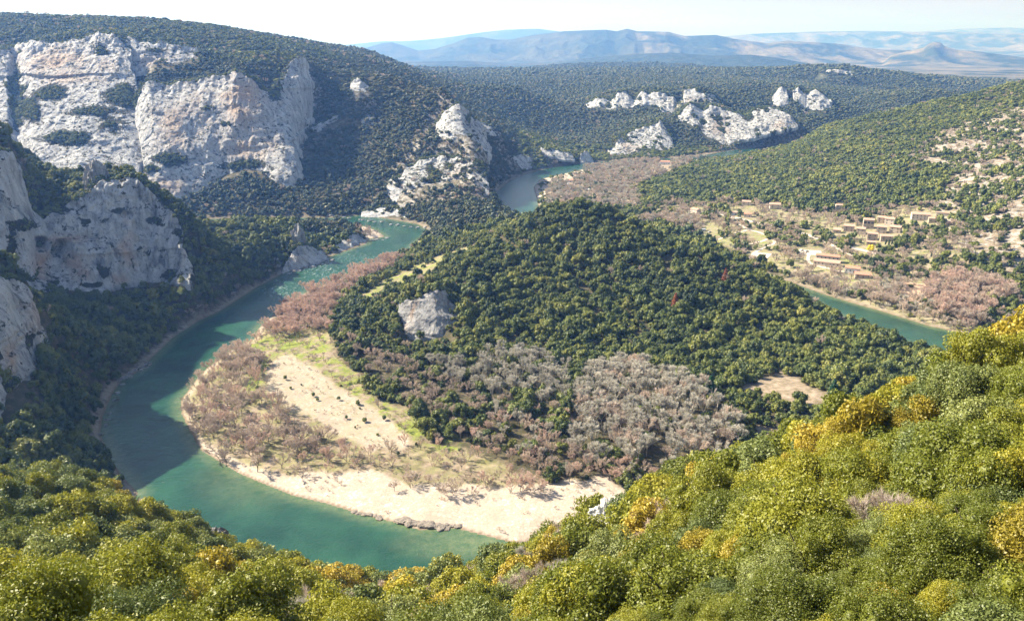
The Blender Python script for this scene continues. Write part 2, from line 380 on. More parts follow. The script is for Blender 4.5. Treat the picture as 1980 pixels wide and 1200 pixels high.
add_cliff('cliff', [(1178, 292, 1645, 1180, 299, 1625), (1205, 262, 1690, 1200, 301, 1628), (1230, 248, 1718, 1235, 292, 1648), (1255, 246, 1725, 1262, 286, 1660), (1276, 230, 1755, 1280, 291, 1655), (1302, 270, 1710, 1304, 287, 1675)], seed=99, back=35,
      warm=[(1215, 285, 15, 10, .7)], veg=[(1242, 290, 10, 8, .8)])
# peninsula and river ledges
add_cliff('cliff', [(553, 502, 796, 546, 529, 783), (575, 472, 815, 568, 521, 793), (600, 476, 830, 600, 513, 810), (627, 486, 845, 634, 501, 833)], seed=101, back=14, warm=[(575, 500, 20, 10, .3)])
add_cliff('cliff', [(640, 482, 865, 640, 498, 853), (656, 466, 882, 660, 491, 865), (690, 450, 912, 690, 480, 888), (706, 456, 925, 709, 473, 908)], seed=103, back=14)
add_cliff('cliff', [(700, 407, 1060, 698, 418, 1044), (740, 400, 1064, 740, 421, 1038), (786, 408, 1048, 790, 424, 1028)], seed=105, back=14)
# single rocks with names of their own
add_cliff('rock_outcrop', [(775, 588, 604, 782, 628, 592), (790, 576, 606, 792, 652, 582), (815, 573, 608, 812, 658, 579), (836, 565, 612, 840, 655, 582), (852, 560, 618, 862, 640, 592), (868, 582, 622, 888, 602, 612)],
      seed=111, back=12, mat='rock', warm=[(803, 600, 5, 18, 1), (790, 630, 10, 10, .4)], label='grey limestone crag in the oak forest on the left flank of the central hill', cat='rock', kind=None)


CTA = []
for a_, k_ in CLIFFS:
    bk = k_.get('back', 45)
    for q in a_[1]:
        T_ = np.array(P(q[0], q[1], t=q[2])); B_ = np.array(P(q[3], q[4], t=q[5]))
        dv = T_[:2] / np.linalg.norm(T_[:2])
        CTA.append((T_[0] + dv[0] * bk * .5, T_[1] + dv[1] * bk * .5, T_[2] - 3.5 * min(1, q[2] / 800)))
        CTA.append((B_[0] - dv[0] * 2, B_[1] - dv[1] * 2, max(B_[2], .5)))
        hh_ = T_[2] - B_[2]
        if hh_ > 25:
            for w_ in (.35, .7):
                M_ = B_ * (1 - w_) + T_ * w_
                CTA.append((M_[0] + dv[0] * (8 + hh_ * .14), M_[1] + dv[1] * (8 + hh_ * .14), M_[2] - hh_ * .10))
CTA = np.array(CTA)
for pl_ in RIVERS:
    m_ = len(pl_)
    for i_ in range(m_):
        a_, b_ = np.array(pl_[i_]), np.array(pl_[(i_ + 1) % m_])
        L_ = np.hypot(*(b_ - a_))
        for w_ in np.arange(0, 1, 26.0 / max(26.0, L_)):
            q_ = a_ + (b_ - a_) * w_
            if np.sqrt(((CTA[:, :2] - q_) ** 2).sum(1)).min() > 12:
                CTA = np.concatenate([CTA, [[q_[0], q_[1], 1.2]]])
old = np.array(CT)
dmin = np.sqrt(((old[:, None, :2] - CTA[None, :, :2]) ** 2).sum(-1)).min(1)
old = old[dmin > np.clip(np.hypot(old[:, 0], old[:, 1]) * .022, 6, 40)]
CTA = np.concatenate([old, CTA])
keep_ = []
for i_ in range(len(CTA)):
    if all(np.hypot(*(CTA[i_, :2] - CTA[j_, :2])) > max(3.0, .0085 * CTA[i_, 1]) for j_ in keep_):
        keep_.append(i_)
CTA = CTA[keep_]


def rbf_fit(pts):
    n = len(pts)
    d = np.sqrt((pts[:, None, 0] - pts[None, :, 0]) ** 2 + (pts[:, None, 1] - pts[None, :, 1]) ** 2 + RC * RC)
    A = np.zeros((n + 3, n + 3))
    A[:n, :n] = d + np.eye(n) * 0.0
    A[:n, n] = 1; A[:n, n + 1] = pts[:, 0] / 1000; A[:n, n + 2] = pts[:, 1] / 1000
    A[n:, :n] = A[:n, n:].T
    b = np.zeros(n + 3); b[:n] = pts[:, 2]
    return np.linalg.solve(A, b)


RC = 6.0
RW = rbf_fit(CTA)


def rbf(x, y):
    s = RW[-3] + RW[-2] * x / 1000 + RW[-1] * y / 1000
    for i in range(len(CTA)):
        s = s + RW[i] * np.sqrt((x - CTA[i, 0]) ** 2 + (y - CTA[i, 1]) ** 2 + RC * RC)
    return s


# ------------------------------------------------------------------ far country: ridges measured along their crests
RIDGES = [  # depth, front width, back width, crest outline
    (3100, 500, 700, [(1380, 165), (1440, 150), (1500, 133), (1560, 128), (1620, 127), (1700, 138), (1760, 146), (1810, 160), (1850, 178), (1900, 200)]),
    (2450, 260, 400, [(1560, 215), (1620, 196), (1680, 182), (1740, 175), (1800, 174), (1860, 180), (1910, 196), (1960, 215)]),
    (4600, 700, 1200, [(1000, 135), (1060, 127), (1140, 122), (1250, 121), (1340, 126), (1400, 136), (1440, 146), (1500, 160)]),
    (7500, 900, 1500, [(500, 128), (600, 126), (700, 124), (800, 120), (900, 118), (980, 124), (1060, 122), (1140, 112), (1220, 104), (1300, 102), (1380, 108), (1450, 106), (1500, 112), (1560, 122), (1600, 132), (1700, 140), (1780, 146)]),
    (10500, 900, 1500, [(400, 98), (560, 98), (640, 99), (700, 95), (740, 84), (760, 82), (785, 90), (810, 98), (840, 95), (880, 83), (905, 73), (930, 72), (960, 77), (990, 76), (1030, 68), (1060, 65), (1090, 61),
                         (1140, 59), (1170, 58), (1190, 61), (1210, 56), (1230, 61), (1290, 62), (1320, 70), (1380, 68), (1420, 76), (1480, 84), (1520, 79), (1560, 82), (1610, 84), (1650, 90), (1700, 96), (1740, 97), (1790, 98), (1860, 110), (1960, 125), (2060, 130)]),
    (9000, 500, 800, [(1690, 140), (1720, 108), (1760, 97), (1782, 92), (1790, 84), (1800, 81), (1812, 82), (1820, 89), (1845, 97), (1880, 99), (1920, 104), (1980, 112), (2060, 116)]),
    (19000, 1500, 2500, [(300, 95), (500, 92), (640, 90), (700, 84), (740, 80), (780, 80), (820, 78), (870, 72), (940, 62), (980, 58), (1040, 56), (1100, 64), (1200, 80), (1300, 82), (1380, 72), (1450, 66), (1560, 62), (1680, 60), (1760, 62), (1850, 62), (1930, 66), (2000, 64), (2100, 62)]),
    (27000, 1500, 3000, [(300, 90), (700, 88), (900, 70), (1000, 60), (1060, 66), (1200, 80), (1500, 74), (1700, 66), (1860, 56), (1940, 54), (2060, 56), (2200, 58)]),
]


def crest(u, prof):
    us = [p[0] for p in prof]; vs = [p[1] for p in prof]
    return np.interp(u, us, vs)


def far_height(x, y):
    """ridges of the open country beyond the gorge; u is the bearing, t the depth"""
    h = np.full(np.shape(x), 6.0) + 5 * fbm(x / 900, y / 900, octs=4, seed=31)
    t = y * CP + 60.0
    t = np.where(t < 50, 50, t)
    u = 990 + F * x / t
    for k, (t0, wf, wb, prof) in enumerate(RIDGES):
        sp = fbm(x / (t0 * .05), y / (t0 * .05), octs=5, seed=60 + k, ridged=True)
        tc = t0 * (1 + 0.05 * np.sin(u / 190.0 + k))
        v = crest(u, prof)
        top = H + tc * -(SP + (v - 600) / F * CP)
        d = (t - tc)
        w = np.where(d < 0, wf, wb)
        g = np.exp(-np.abs(d / w) ** 1.5)
        fade = smooth(prof[0][0] - 60, prof[0][0] + 10, u) * (1 - smooth(prof[-1][0] - 10, prof[-1][0] + 60, u))
        hh = 6 + (top - 6) * g * fade
        hh = hh + (sp - 0.25) * (top - 6) * 0.32 * (g * (1 - g) * 3.0) * fade
        h = np.maximum(h, hh)
    return h


def height_base(x, y):
    x = np.asarray(x, float); y = np.asarray(y, float)
    r = rbf(x, y)
    t = y * CP + 60
    w = smooth(3800, 5200, t)
    wx = smooth(1500, 2600, np.abs(x)) * smooth(600, 1500, t)
    fh = far_height(x, y)
    r = r * (1 - w) + 10 * w
    r = np.maximum(r, np.where(t > 1900, fh, -50))
    return r


def height(x, y, detail=True, sd=None):
    x = np.asarray(x, float); y = np.asarray(y, float)
    r = height_base(x, y)
    if sd is None:
        sd = river_sd(x, y)
    d0 = np.sqrt(x * x + y * y)
    if detail:
        amp = np.clip((r - 9) / 30, 0.0, 1) * smooth(15, 120, d0)
        r = r + amp * (4.0 * fbm(x / 70, y / 70, octs=4, seed=3) + 1.2 * fbm(x / 14, y / 14, octs=3, seed=5))
        r = r + 0.35 * fbm(x / 9, y / 9, octs=3, seed=8) * smooth(2, 10, sd)
    # river channel and banks
    bank = 0.25 + 0.10 * np.clip(sd, 0, 14)
    r = np.where(sd < 14, np.where(sd < 0, 0, r) * smooth(0, 14, sd) + np.minimum(np.maximum(r, bank), bank + 0) * (1 - smooth(0, 14, sd)), r)
    r = np.where(sd >= 0, np.maximum(r, bank * 0.9), r)
    r = np.where(sd < 0, -0.05 + np.maximum(sd * 0.22, -3.5), r)
    return r


# ------------------------------------------------------------------ object helpers
def grid_mesh(name, X, Y, Z, attrs=None, smooth_shade=True):
    nr, nc = X.shape
    co = np.stack([X, Y, Z], -1).reshape(-1, 3).astype(np.float32)
    i = np.arange(nr * nc).reshape(nr, nc)
    q = np.stack([i[:-1, :-1], i[:-1, 1:], i[1:, 1:], i[1:, :-1]], -1).reshape(-1, 4)
    return raw_mesh(name, co, q, attrs, smooth_shade)


def raw_mesh(name, co, faces, attrs=None, smooth_shade=True):
    me = bpy.data.meshes.new(name)
    k = faces.shape[1]
    me.vertices.add(len(co)); me.vertices.foreach_set('co', np.ascontiguousarray(co, np.float32).ravel())
    me.loops.add(faces.size); me.loops.foreach_set('vertex_index', faces.astype(np.int32).ravel())
    me.polygons.add(len(faces))
    me.polygons.foreach_set('loop_start', np.arange(0, faces.size, k, dtype=np.int32))
    me.polygons.foreach_set('loop_total', np.full(len(faces), k, np.int32))
    me.polygons.foreach_set('use_smooth', np.full(len(faces), smooth_shade, bool))
    me.update(calc_edges=True)
    for n, a in (attrs or {}).items():
        at = me.attributes.new(n, 'FLOAT', 'POINT')
        at.data.foreach_set('value', np.asarray(a, np.float32).ravel())
    return me


def link(name, me, mat=None, parent=None, loc=None, rot=None, scale=None):
    o = bpy.data.objects.new(name, me)
    COL.objects.link(o)
    if mat is not None and me is not None and len(me.materials) == 0:
        me.materials.append(mat)
    if parent is not None:
        o.parent = parent
    if loc is not None:
        o.location = loc
    if rot is not None:
        o.rotation_euler = rot
    if scale is not None:
        o.scale = scale if hasattr(scale, '__len__') else (scale,) * 3
    return o


def tag(o, label=None, cat=None, group=None, kind=None):
    if label: o['label'] = label
    if cat: o['category'] = cat
    if group: o['group'] = group
    if kind: o['kind'] = kind
    return o


# ------------------------------------------------------------------ materials
class NT:
    def __init__(self, name):
        self.m = bpy.data.materials.new(name)
        self.m.use_nodes = True
        self.nt = self.m.node_tree
        self.nt.nodes.clear()
        self.out = self.n('ShaderNodeOutputMaterial')

    def n(self, t, **kw):
        x = self.nt.nodes.new(t)
        for k, v in kw.items():
            setattr(x, k, v)
        return x

    def l(self, a, b):
        self.nt.links.new(a, b)

    def noise(self, scale, detail=4, rough=0.55, coord='world', dist=0.0, sc=(1, 1, 1)):
        if coord == 'world':
            g = self.n('ShaderNodeNewGeometry').outputs['Position']
        elif coord == 'object':
            g = self.n('ShaderNodeTexCoord').outputs['Object']
        else:
            g = coord
        if sc != (1, 1, 1):
            mp = self.n('ShaderNodeMapping'); mp.inputs['Scale'].default_value = sc
            self.l(g, mp.inputs['Vector']); g = mp.outputs['Vector']
        x = self.n('ShaderNodeTexNoise')
        x.inputs['Scale'].default_value = scale; x.inputs['Detail'].default_value = detail
        x.inputs['Roughness'].default_value = rough; x.inputs['Distortion'].default_value = dist
        self.l(g, x.inputs['Vector'])
        return x.outputs['Fac']

    def ramp(self, fac, stops, interp='LINEAR'):
        r = self.n('ShaderNodeValToRGB')
        r.color_ramp.interpolation = interp
        e = r.color_ramp.elements
        while len(e) < len(stops):
            e.new(0.5)
        for i, (p, col) in enumerate(stops):
            e[i].position = p
            e[i].color = (col if hasattr(col, '__len__') else (col, col, col)) + (1,) if hasattr(col, '__len__') else (col, col, col, 1)
        self.l(fac, r.inputs['Fac'])
        return r.outputs['Color']

    def mix(self, fac, a, b):
        m = self.n('ShaderNodeMix', data_type='RGBA')
        for s, v in (('Factor', fac), ('A', a), ('B', b)):
            if isinstance(v, bpy.types.NodeSocket):
                self.l(v, m.inputs[s])
            elif s == 'Factor':
                m.inputs['Factor'].default_value = v
            else:
                m.inputs[s].default_value = tuple(v) + (1,)
        return m.outputs['Result']

    def math(self, op, a, b=0.0, clamp=False):
        m = self.n('ShaderNodeMath', operation=op, use_clamp=clamp)
        for i, v in enumerate((a, b)):
            if isinstance(v, bpy.types.NodeSocket):
                self.l(v, m.inputs[i])
            else:
                m.inputs[i].default_value = v
        return m.outputs[0]

    def attr(self, name):
        a = self.n('ShaderNodeAttribute'); a.attribute_name = name
        return a.outputs['Fac']

    def bump(self, h, strength=0.5, dist=1.0, normal=None):
        b = self.n('ShaderNodeBump')
        b.inputs['Strength'].default_value = strength; b.inputs['Distance'].default_value = dist
        self.l(h, b.inputs['Height'])
        if normal is not None:
            self.l(normal, b.inputs['Normal'])
        return b.outputs['Normal']

    def surf(self, col, rough=0.9, normal=None, spec=0.2, metallic=0.0):
        p = self.n('ShaderNodeBsdfPrincipled')
        if isinstance(col, bpy.types.NodeSocket):
            self.l(col, p.inputs['Base Color'])
        else:
            p.inputs['Base Color'].default_value = tuple(col) + (1,)
        p.inputs['Roughness'].default_value = rough
        p.inputs['Specular IOR Level'].default_value = spec
        p.inputs['Metallic'].default_value = metallic
        if normal is not None:
            self.l(normal, p.inputs['Normal'])
        self.l(p.outputs['BSDF'], self.out.inputs['Surface'])
        return p


def plain(name, col, rough=0.85, var=0.15, scale=2.0, spec=0.2):
    k = NT(name)
    a = tuple(x * (1 - var) for x in col); b = tuple(min(1, x * (1 + var)) for x in col)
    k.surf(k.ramp(k.noise(scale, 5), [(0.3, a), (0.7, b)]), rough, spec=spec)
    return k.m


def mat_ground():
    k = NT('ground_cover')
    n1 = k.noise(0.02, 6); n2 = k.noise(0.22, 5, 0.65); n3 = k.noise(1.4, 4, 0.7)
    # woodland floor and scrub
    soil = k.ramp(n2, [(0.25, (0.035, 0.036, 0.018)), (0.5, (0.075, 0.066, 0.036)), (0.72, (0.15, 0.115, 0.07))])
    wood = k.ramp(n1, [(0.3, (0.028, 0.040, 0.018)), (0.7, (0.055, 0.060, 0.026))])
    col = k.mix(k.math('MULTIPLY', k.attr('far'), 0.85), soil, wood)
    # dry open land: straw, brown scrub
    dry = k.ramp(n2, [(0.28, (0.12, 0.10, 0.05)), (0.5, (0.25, 0.195, 0.135)), (0.7, (0.37, 0.29, 0.215))])
    col = k.mix(k.attr('open'), col, dry)
    grass = k.ramp(k.noise(0.35, 5, 0.6), [(0.3, (0.11, 0.13, 0.03)), (0.6, (0.22, 0.25, 0.05)), (0.75, (0.30, 0.27, 0.10))])
    gm = k.math('MULTIPLY', k.attr('grass'), k.ramp(k.noise(0.12, 5, 0.65), [(0.40, 0.0), (0.55, 1.0)]))
    col = k.mix(gm, col, grass)
    # stones
    stone = k.ramp(n3, [(0.25, (0.28, 0.23, 0.18)), (0.5, (0.56, 0.48, 0.41)), (0.75, (0.70, 0.62, 0.54))])
    vor = k.n('ShaderNodeTexVoronoi'); vor.inputs['Scale'].default_value = 0.55
    k.l(k.n('ShaderNodeNewGeometry').outputs['Position'], vor.inputs['Vector'])
    stone = k.mix(k.ramp(k.math('ADD', k.math('MULTIPLY', vor.outputs['Distance'], 0.5), k.math('MULTIPLY', n2, 0.7)), [(0.42, 0.0), (0.62, 0.55)]), stone, (0.30, 0.235, 0.17))
    sm = k.math('MULTIPLY', k.attr('stone'), k.ramp(k.math('ADD', k.noise(0.16, 5, 0.7), k.math('MULTIPLY', k.attr('stone'), 0.35)), [(0.52, 0.0), (0.66, 1.0)]), True)
    fl = k.ramp(k.noise(0.045, 6, 0.7, sc=(1, 2.2, 1), dist=1.2), [(0.42, 0.0), (0.5, 0.6), (0.58, 0.0)])
    stone = k.mix(fl, stone, (0.34, 0.285, 0.21))
    stone = k.mix(k.ramp(k.noise(0.07, 6, 0.75), [(0.46, 0.0), (0.60, 0.75)]), stone, (0.38, 0.31, 0.24))
    stone = k.mix(k.ramp(k.noise(2.2, 3, 0.7), [(0.60, 0.0), (0.66, 0.75)]), stone, (0.15, 0.115, 0.08))
    col = k.mix(sm, col, stone)
    # bare limestone
    rock = k.ramp(k.noise(0.5, 6, 0.7), [(0.3, (0.20, 0.185, 0.165)), (0.5, (0.34, 0.31, 0.275)), (0.7, (0.46, 0.42, 0.37))])
    rm = k.math('MULTIPLY', k.attr('rock'), k.ramp(k.noise(0.14, 6, 0.75), [(0.47, 0.0), (0.56, 1.0)]), True)
    col = k.mix(rm, col, rock)
    col = k.mix(k.attr('wet'), col, (0.16, 0.115, 0.07))
    h = k.math('ADD', k.math('MULTIPLY', n2, 1.0), k.math('MULTIPLY', n3, 0.35))
    nr = k.bump(h, 0.6, 0.9)
    k.surf(col, 0.95, nr, 0.1)
    return k.m


def mat_far():
    k = NT('far_country')
    n1 = k.noise(0.0016, 7, 0.62); n2 = k.noise(0.012, 6, 0.65)
    wood = k.ramp(n2, [(0.35, (0.022, 0.034, 0.022)), (0.65, (0.055, 0.062, 0.038))])
    fld = k.ramp(k.noise(0.006, 5, 0.7), [(0.35, (0.13, 0.12, 0.075)), (0.6, (0.20, 0.165, 0.12)), (0.7, (0.32, 0.27, 0.21))])
    f = k.math('MULTIPLY', k.attr('field'), k.ramp(n1, [(0.44, 0.0), (0.56, 1.0)]))
    col = k.mix(f, wood, fld)
    nr = k.bump(n2, 0.8, 30.0)
    k.surf(col, 1.0, nr, 0.0)
    return k.m


def mat_cliff(warm=0.5, name='limestone_cliff', veg=0.5, dim=1.0):
    k = NT(name)
    pos = k.n('ShaderNodeNewGeometry').outputs['Position']
    streak = k.noise(0.16, 6, 0.62, sc=(1, 1, 0.13), dist=0.6)
    big = k.noise(0.022, 5, 0.6, dist=0.5)
    fine = k.noise(0.75, 6, 0.7, sc=(1, 1, 0.45))
    base = k.ramp(streak, [(0.30, (0.14, 0.14, 0.14)), (0.42, (0.36, 0.355, 0.35)), (0.55, (0.54, 0.53, 0.515)), (0.70, (0.66, 0.65, 0.625))])
    ochre = k.ramp(k.noise(0.3, 5, 0.65, sc=(1, 1, 0.3)), [(0.3, (0.36, 0.20, 0.11)), (0.6, (0.56, 0.40, 0.27)), (0.75, (0.62, 0.50, 0.39))])
    col = k.mix(k.math('MULTIPLY', k.attr('warm'), k.ramp(big, [(0.34, 0.0), (0.52, 0.9)])), base, ochre)
    col = k.mix(1 - dim, col, (0.16, 0.14, 0.12))
    st2 = k.noise(0.34, 5, 0.65, sc=(1, 1, 0.045), dist=0.3)
    col = k.mix(k.ramp(st2, [(0.34, 0.7), (0.44, 0.0)]), col, (0.13, 0.13, 0.135))
    dark = k.ramp(fine, [(0.34, 1.0), (0.44, 0.0)])
    col = k.mix(k.math('MULTIPLY', dark, 0.6), col, (0.11, 0.11, 0.105))
    strata = k.noise(0.20, 4, 0.6, sc=(0.25, 0.25, 1.6), dist=0.4)
    col = k.mix(k.ramp(strata, [(0.30, 0.45), (0.38, 0.0)]), col, (0.17, 0.16, 0.15))
    # scrub holding on in ledges and cracks
    sep = k.n('ShaderNodeSeparateXYZ'); k.l(k.n('ShaderNodeNewGeometry').outputs['Normal'], sep.inputs[0])
    vg = k.math('ADD', k.noise(0.16, 6, 0.75, dist=0.4), k.math('MULTIPLY', sep.outputs['Z'], 0.12))
    vg = k.math('ADD', vg, k.math('MULTIPLY', k.attr('veg'), 0.42))
    vm = k.ramp(vg, [(0.66 - 0.06 * veg, 0.0), (0.70 - 0.06 * veg, 1.0)])
    vcol = k.ramp(k.noise(0.4, 4, 0.7), [(0.35, (0.022, 0.030, 0.016)), (0.55, (0.05, 0.05, 0.026)), (0.7, (0.12, 0.07, 0.045))])
    col = k.mix(vm, col, vcol)
    h = k.math('ADD', k.math('MULTIPLY', fine, 1.0), k.math('ADD', k.math('MULTIPLY', streak, 1.0), k.math('MULTIPLY', st2, 1.0)))
    nr = k.bump(h, 1.0, 2.2)
    k.surf(col, 0.95, nr, 0.1)
    return k.m


def mat_water():
    k = NT('river_water')
    sh = k.attr('shallow')
    deep = k.ramp(k.noise(0.03, 4, 0.6), [(0.35, (0.010, 0.044, 0.028)), (0.65, (0.022, 0.078, 0.044))])
    bed = k.ramp(k.noise(0.25, 5, 0.7), [(0.35, (0.07, 0.12, 0.055)), (0.65, (0.17, 0.19, 0.09))])
    col = k.mix(sh, deep, bed)
    foam = k.math('MULTIPLY', k.attr('rapid'), k.ramp(k.noise(0.35, 6, 0.8, sc=(1, 0.35, 1), dist=0.5), [(0.52, 0.0), (0.70, 0.7)]), True)
    col = k.mix(foam, col, (0.62, 0.66, 0.64))
    w1 = k.noise(0.55, 5, 0.65, sc=(1, 1, 1), dist=0.8); w2 = k.noise(0.07, 3, 0.5)
    h = k.math('ADD', k.math('MULTIPLY', w1, 1.0), k.math('MULTIPLY', w2, 1.6))
    b = k.n('ShaderNodeBump'); b.inputs['Strength'].default_value = 0.8; b.inputs['Distance'].default_value = 0.45
    k.l(h, b.inputs['Height'])
    p = k.surf(col, 0.12, b.outputs['Normal'], 0.5)
    p.inputs['IOR'].default_value = 1.33
    return k.m


def mat_leaf(name, stops, trans=0.25, bark=False, nscale=0.9):
    """foliage: each tree draws its own tone, each spray of leaves a slightly different one"""
    k = NT(name)
    oi = k.n('ShaderNodeObjectInfo')
    cl = k.noise(nscale, 3, 0.6, coord='object')
    reg = k.noise(0.012, 3, 0.6, coord=oi.outputs['Location'])
    f = k.math('ADD', k.math('MULTIPLY', oi.outputs['Random'], 0.55), k.math('MULTIPLY', cl, 0.55))
    f = k.math('ADD', f, k.math('MULTIPLY', k.math('SUBTRACT', reg, 0.5), 0.8))
    f = k.math('ADD', f, -0.05)
    col = k.ramp(f, stops)
    d = k.n('ShaderNodeBsdfDiffuse'); k.l(col, d.inputs['Color'])
    t = k.n('ShaderNodeBsdfTranslucent'); k.l(col, t.inputs['Color'])
    g = k.n('ShaderNodeBsdfGlossy'); g.inputs['Roughness'].default_value = 0.5
    m = k.n('ShaderNodeMixShader'); m.inputs[0].default_value = trans
    k.l(d.outputs[0], m.inputs[1]); k.l(t.outputs[0], m.inputs[2])
    m2 = k.n('ShaderNodeMixShader'); m2.inputs[0].default_value = 0.03
    k.l(m.outputs[0], m2.inputs[1]); k.l(g.outputs[0], m2.inputs[2])
    k.l(m2.outputs[0], k.out.inputs['Surface'])
    return k.m


M = {}
M['ground'] = mat_ground()
M['far'] = mat_far()
M['cliff'] = mat_cliff(0.45)
M['cliff_warm'] = mat_cliff(0.9, 'ochre_limestone_cliff', 0.3)
M['rock'] = mat_cliff(0.2, 'weathered_limestone', 0.2, .62)
M['water'] = mat_water()
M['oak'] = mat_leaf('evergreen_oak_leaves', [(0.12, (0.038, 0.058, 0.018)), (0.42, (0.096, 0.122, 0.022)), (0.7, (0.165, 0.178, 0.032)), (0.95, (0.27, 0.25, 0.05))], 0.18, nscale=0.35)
M['oak_far'] = mat_leaf('shade_toned_scrub_leaves', [(0.12, (0.030, 0.045, 0.020)), (0.42, (0.056, 0.074, 0.030)), (0.7, (0.088, 0.094, 0.036)), (0.95, (0.14, 0.12, 0.058))], 0.1, nscale=0.35)  # garrigue leaves, darkened in colour to carry the backlit shade of far woods
M['oak_near'] = mat_leaf('sunny_oak_leaves', [(0.1, (0.095, 0.115, 0.013)), (0.4, (0.155, 0.172, 0.015)), (0.65, (0.27, 0.26, 0.02)), (0.95, (0.44, 0.36, 0.03))], 0.33, nscale=0.6)
M['box_gold'] = mat_leaf('golden_box_leaves', [(0.1, (0.22, 0.18, 0.016)), (0.5, (0.36, 0.28, 0.025)), (0.95, (0.50, 0.37, 0.05))], 0.3)
M['grey_leaf'] = mat_leaf('grey_green_leaves', [(0.1, (0.085, 0.115, 0.03)), (0.5, (0.16, 0.185, 0.045)), (0.95, (0.25, 0.26, 0.065))], 0.25)
M['pine'] = mat_leaf('green_pine_needles', [(0.1, (0.02, 0.07, 0.03)), (0.9, (0.05, 0.13, 0.05))], 0.2)
M['cypress'] = mat_leaf('dark_cypress_foliage', [(0.1, (0.03, 0.05, 0.022)), (0.9, (0.065, 0.085, 0.035))], 0.1)
M['dead_pine'] = mat_leaf('rust_brown_needles', [(0.1, (0.26, 0.09, 0.04)), (0.9, (0.42, 0.17, 0.08))], 0.2)
M['mimosa'] = mat_leaf('yellow_blossom', [(0.1, (0.50, 0.36, 0.02)), (0.9, (0.75, 0.60, 0.03))], 0.2)
M['bark'] = plain('grey_brown_bark', (0.10, 0.078, 0.058))
M['bark_pale'] = plain('pale_lichened_bark', (0.38, 0.34, 0.29))
M['white_rock'] = plain('bright_white_limestone', (0.54, 0.52, 0.48), .95, .3, 1.5)
M['ledge'] = plain('dark_river_ledge', (0.20, 0.17, 0.14), .95, .4, 1.2)
M['twig'] = mat_leaf('pinkish_bare_twigs', [(0.1, (0.38, 0.31, 0.25)), (0.5, (0.52, 0.42, 0.335)), (0.95, (0.64, 0.50, 0.39))], 0.15)
M['twig_red'] = mat_leaf('reddish_willow_twigs', [(0.1, (0.46, 0.34, 0.275)), (0.5, (0.60, 0.44, 0.35)), (0.95, (0.72, 0.52, 0.41))], 0.2)
M['twig_grey'] = mat_leaf('silver_grey_twigs', [(0.1, (0.38, 0.355, 0.29)), (0.5, (0.50, 0.465, 0.385)), (0.95, (0.64, 0.59, 0.49))], 0.15)

# ------------------------------------------------------------------ land zones, outlined where the picture shows them
Z_BEACH = [(376, 850), (400, 860), (450, 885), (505, 905), (560, 925), (600, 912), (650, 908), (700, 900), (760, 930), (830, 942), (930, 935), (1000, 935), (1080, 930), (1180, 930), (1215, 945),
           (1190, 1010), (1000, 1080), (900, 1060), (780, 1030), (600, 990), (480, 940), (400, 895)]
Z_TONGUE = [(508, 722), (530, 700), (560, 685), (600, 705), (640, 735), (690, 765), (735, 795), (770, 825), (800, 855), (780, 872), (700, 862), (640, 835), (600, 805), (560, 792), (525, 765)]
Z_BAR = [(350, 790), (380, 720), (470, 640), (530, 630), (600, 625), (640, 640), (660, 690), (700, 735), (730, 775), (790, 790), (830, 850), (900, 870), (980, 900), (1050, 930), (1180, 930), (1190, 1000), (1000, 1080), (480, 940), (380, 860)]
Z_GRASS = [[(480, 660), (560, 640), (620, 640), (650, 690), (700, 735), (730, 775), (800, 800), (900, 850), (890, 880), (800, 850), (760, 815), (680, 760), (600, 700), (560, 690), (520, 690), (500, 770), (470, 760)],
           [(690, 575), (760, 530), (850, 500), (800, 545), (720, 585)], [(1380, 465), (1400, 445), (1480, 450), (1500, 470), (1440, 480)], [(1860, 600), (1920, 585), (1980, 600), (1980, 640), (1880, 640)],
           [(1620, 540), (1700, 555), (1760, 560), (1740, 590), (1640, 560)], [(1580, 500), (1700, 520), (1720, 505), (1600, 480)]]
Z_MEADOW = [(685, 582), (715, 560), (770, 528), (850, 494), (935, 466), (945, 474), (905, 492), (850, 518), (790, 545), (745, 565), (710, 592)]
Z_CLEARING = [(1425, 752), (1455, 735), (1490, 712), (1530, 722), (1560, 745), (1610, 765), (1640, 800), (1600, 812), (1570, 790), (1530, 782), (1480, 770)]
Z_CLEAR2 = [(1462, 822), (1510, 828), (1505, 860), (1470, 870)]
Z_VILLAGE = [(1215, 400), (1330, 392), (1420, 392), (1500, 398), (1560, 410), (1640, 415), (1700, 402), (1790, 398), (1880, 420), (1900, 470), (1870, 520), (1960, 560), (1990, 590), (1990, 640), (1900, 650), (1850, 640), (1700, 597), (1540, 542), (1440, 490), (1300, 440)]
Z_CAMP = [(1040, 345), (1130, 325), (1260, 310), (1330, 300), (1400, 290), (1280, 340), (1230, 360), (1240, 400), (1180, 410), (1060, 400), (1035, 375)]
Z_CAMPBEACH = [(1036, 360), (1050, 346), (1090, 336), (1130, 328), (1125, 340), (1070, 352), (1055, 372), (1048, 392), (1040, 385)]
Z_SCREE = [(1800, 400), (1850, 330), (1760, 290), (1840, 250), (1990, 200), (1990, 560), (1900, 520), (1850, 470), (1830, 430)]
Z_SCREE2 = [(1740, 300), (1800, 270), (1880, 270), (1900, 310), (1800, 320)]


Z_SPUR = [(755, 335), (800, 260), (850, 185), (893, 196), (945, 300), (950, 385), (850, 395), (770, 402)]


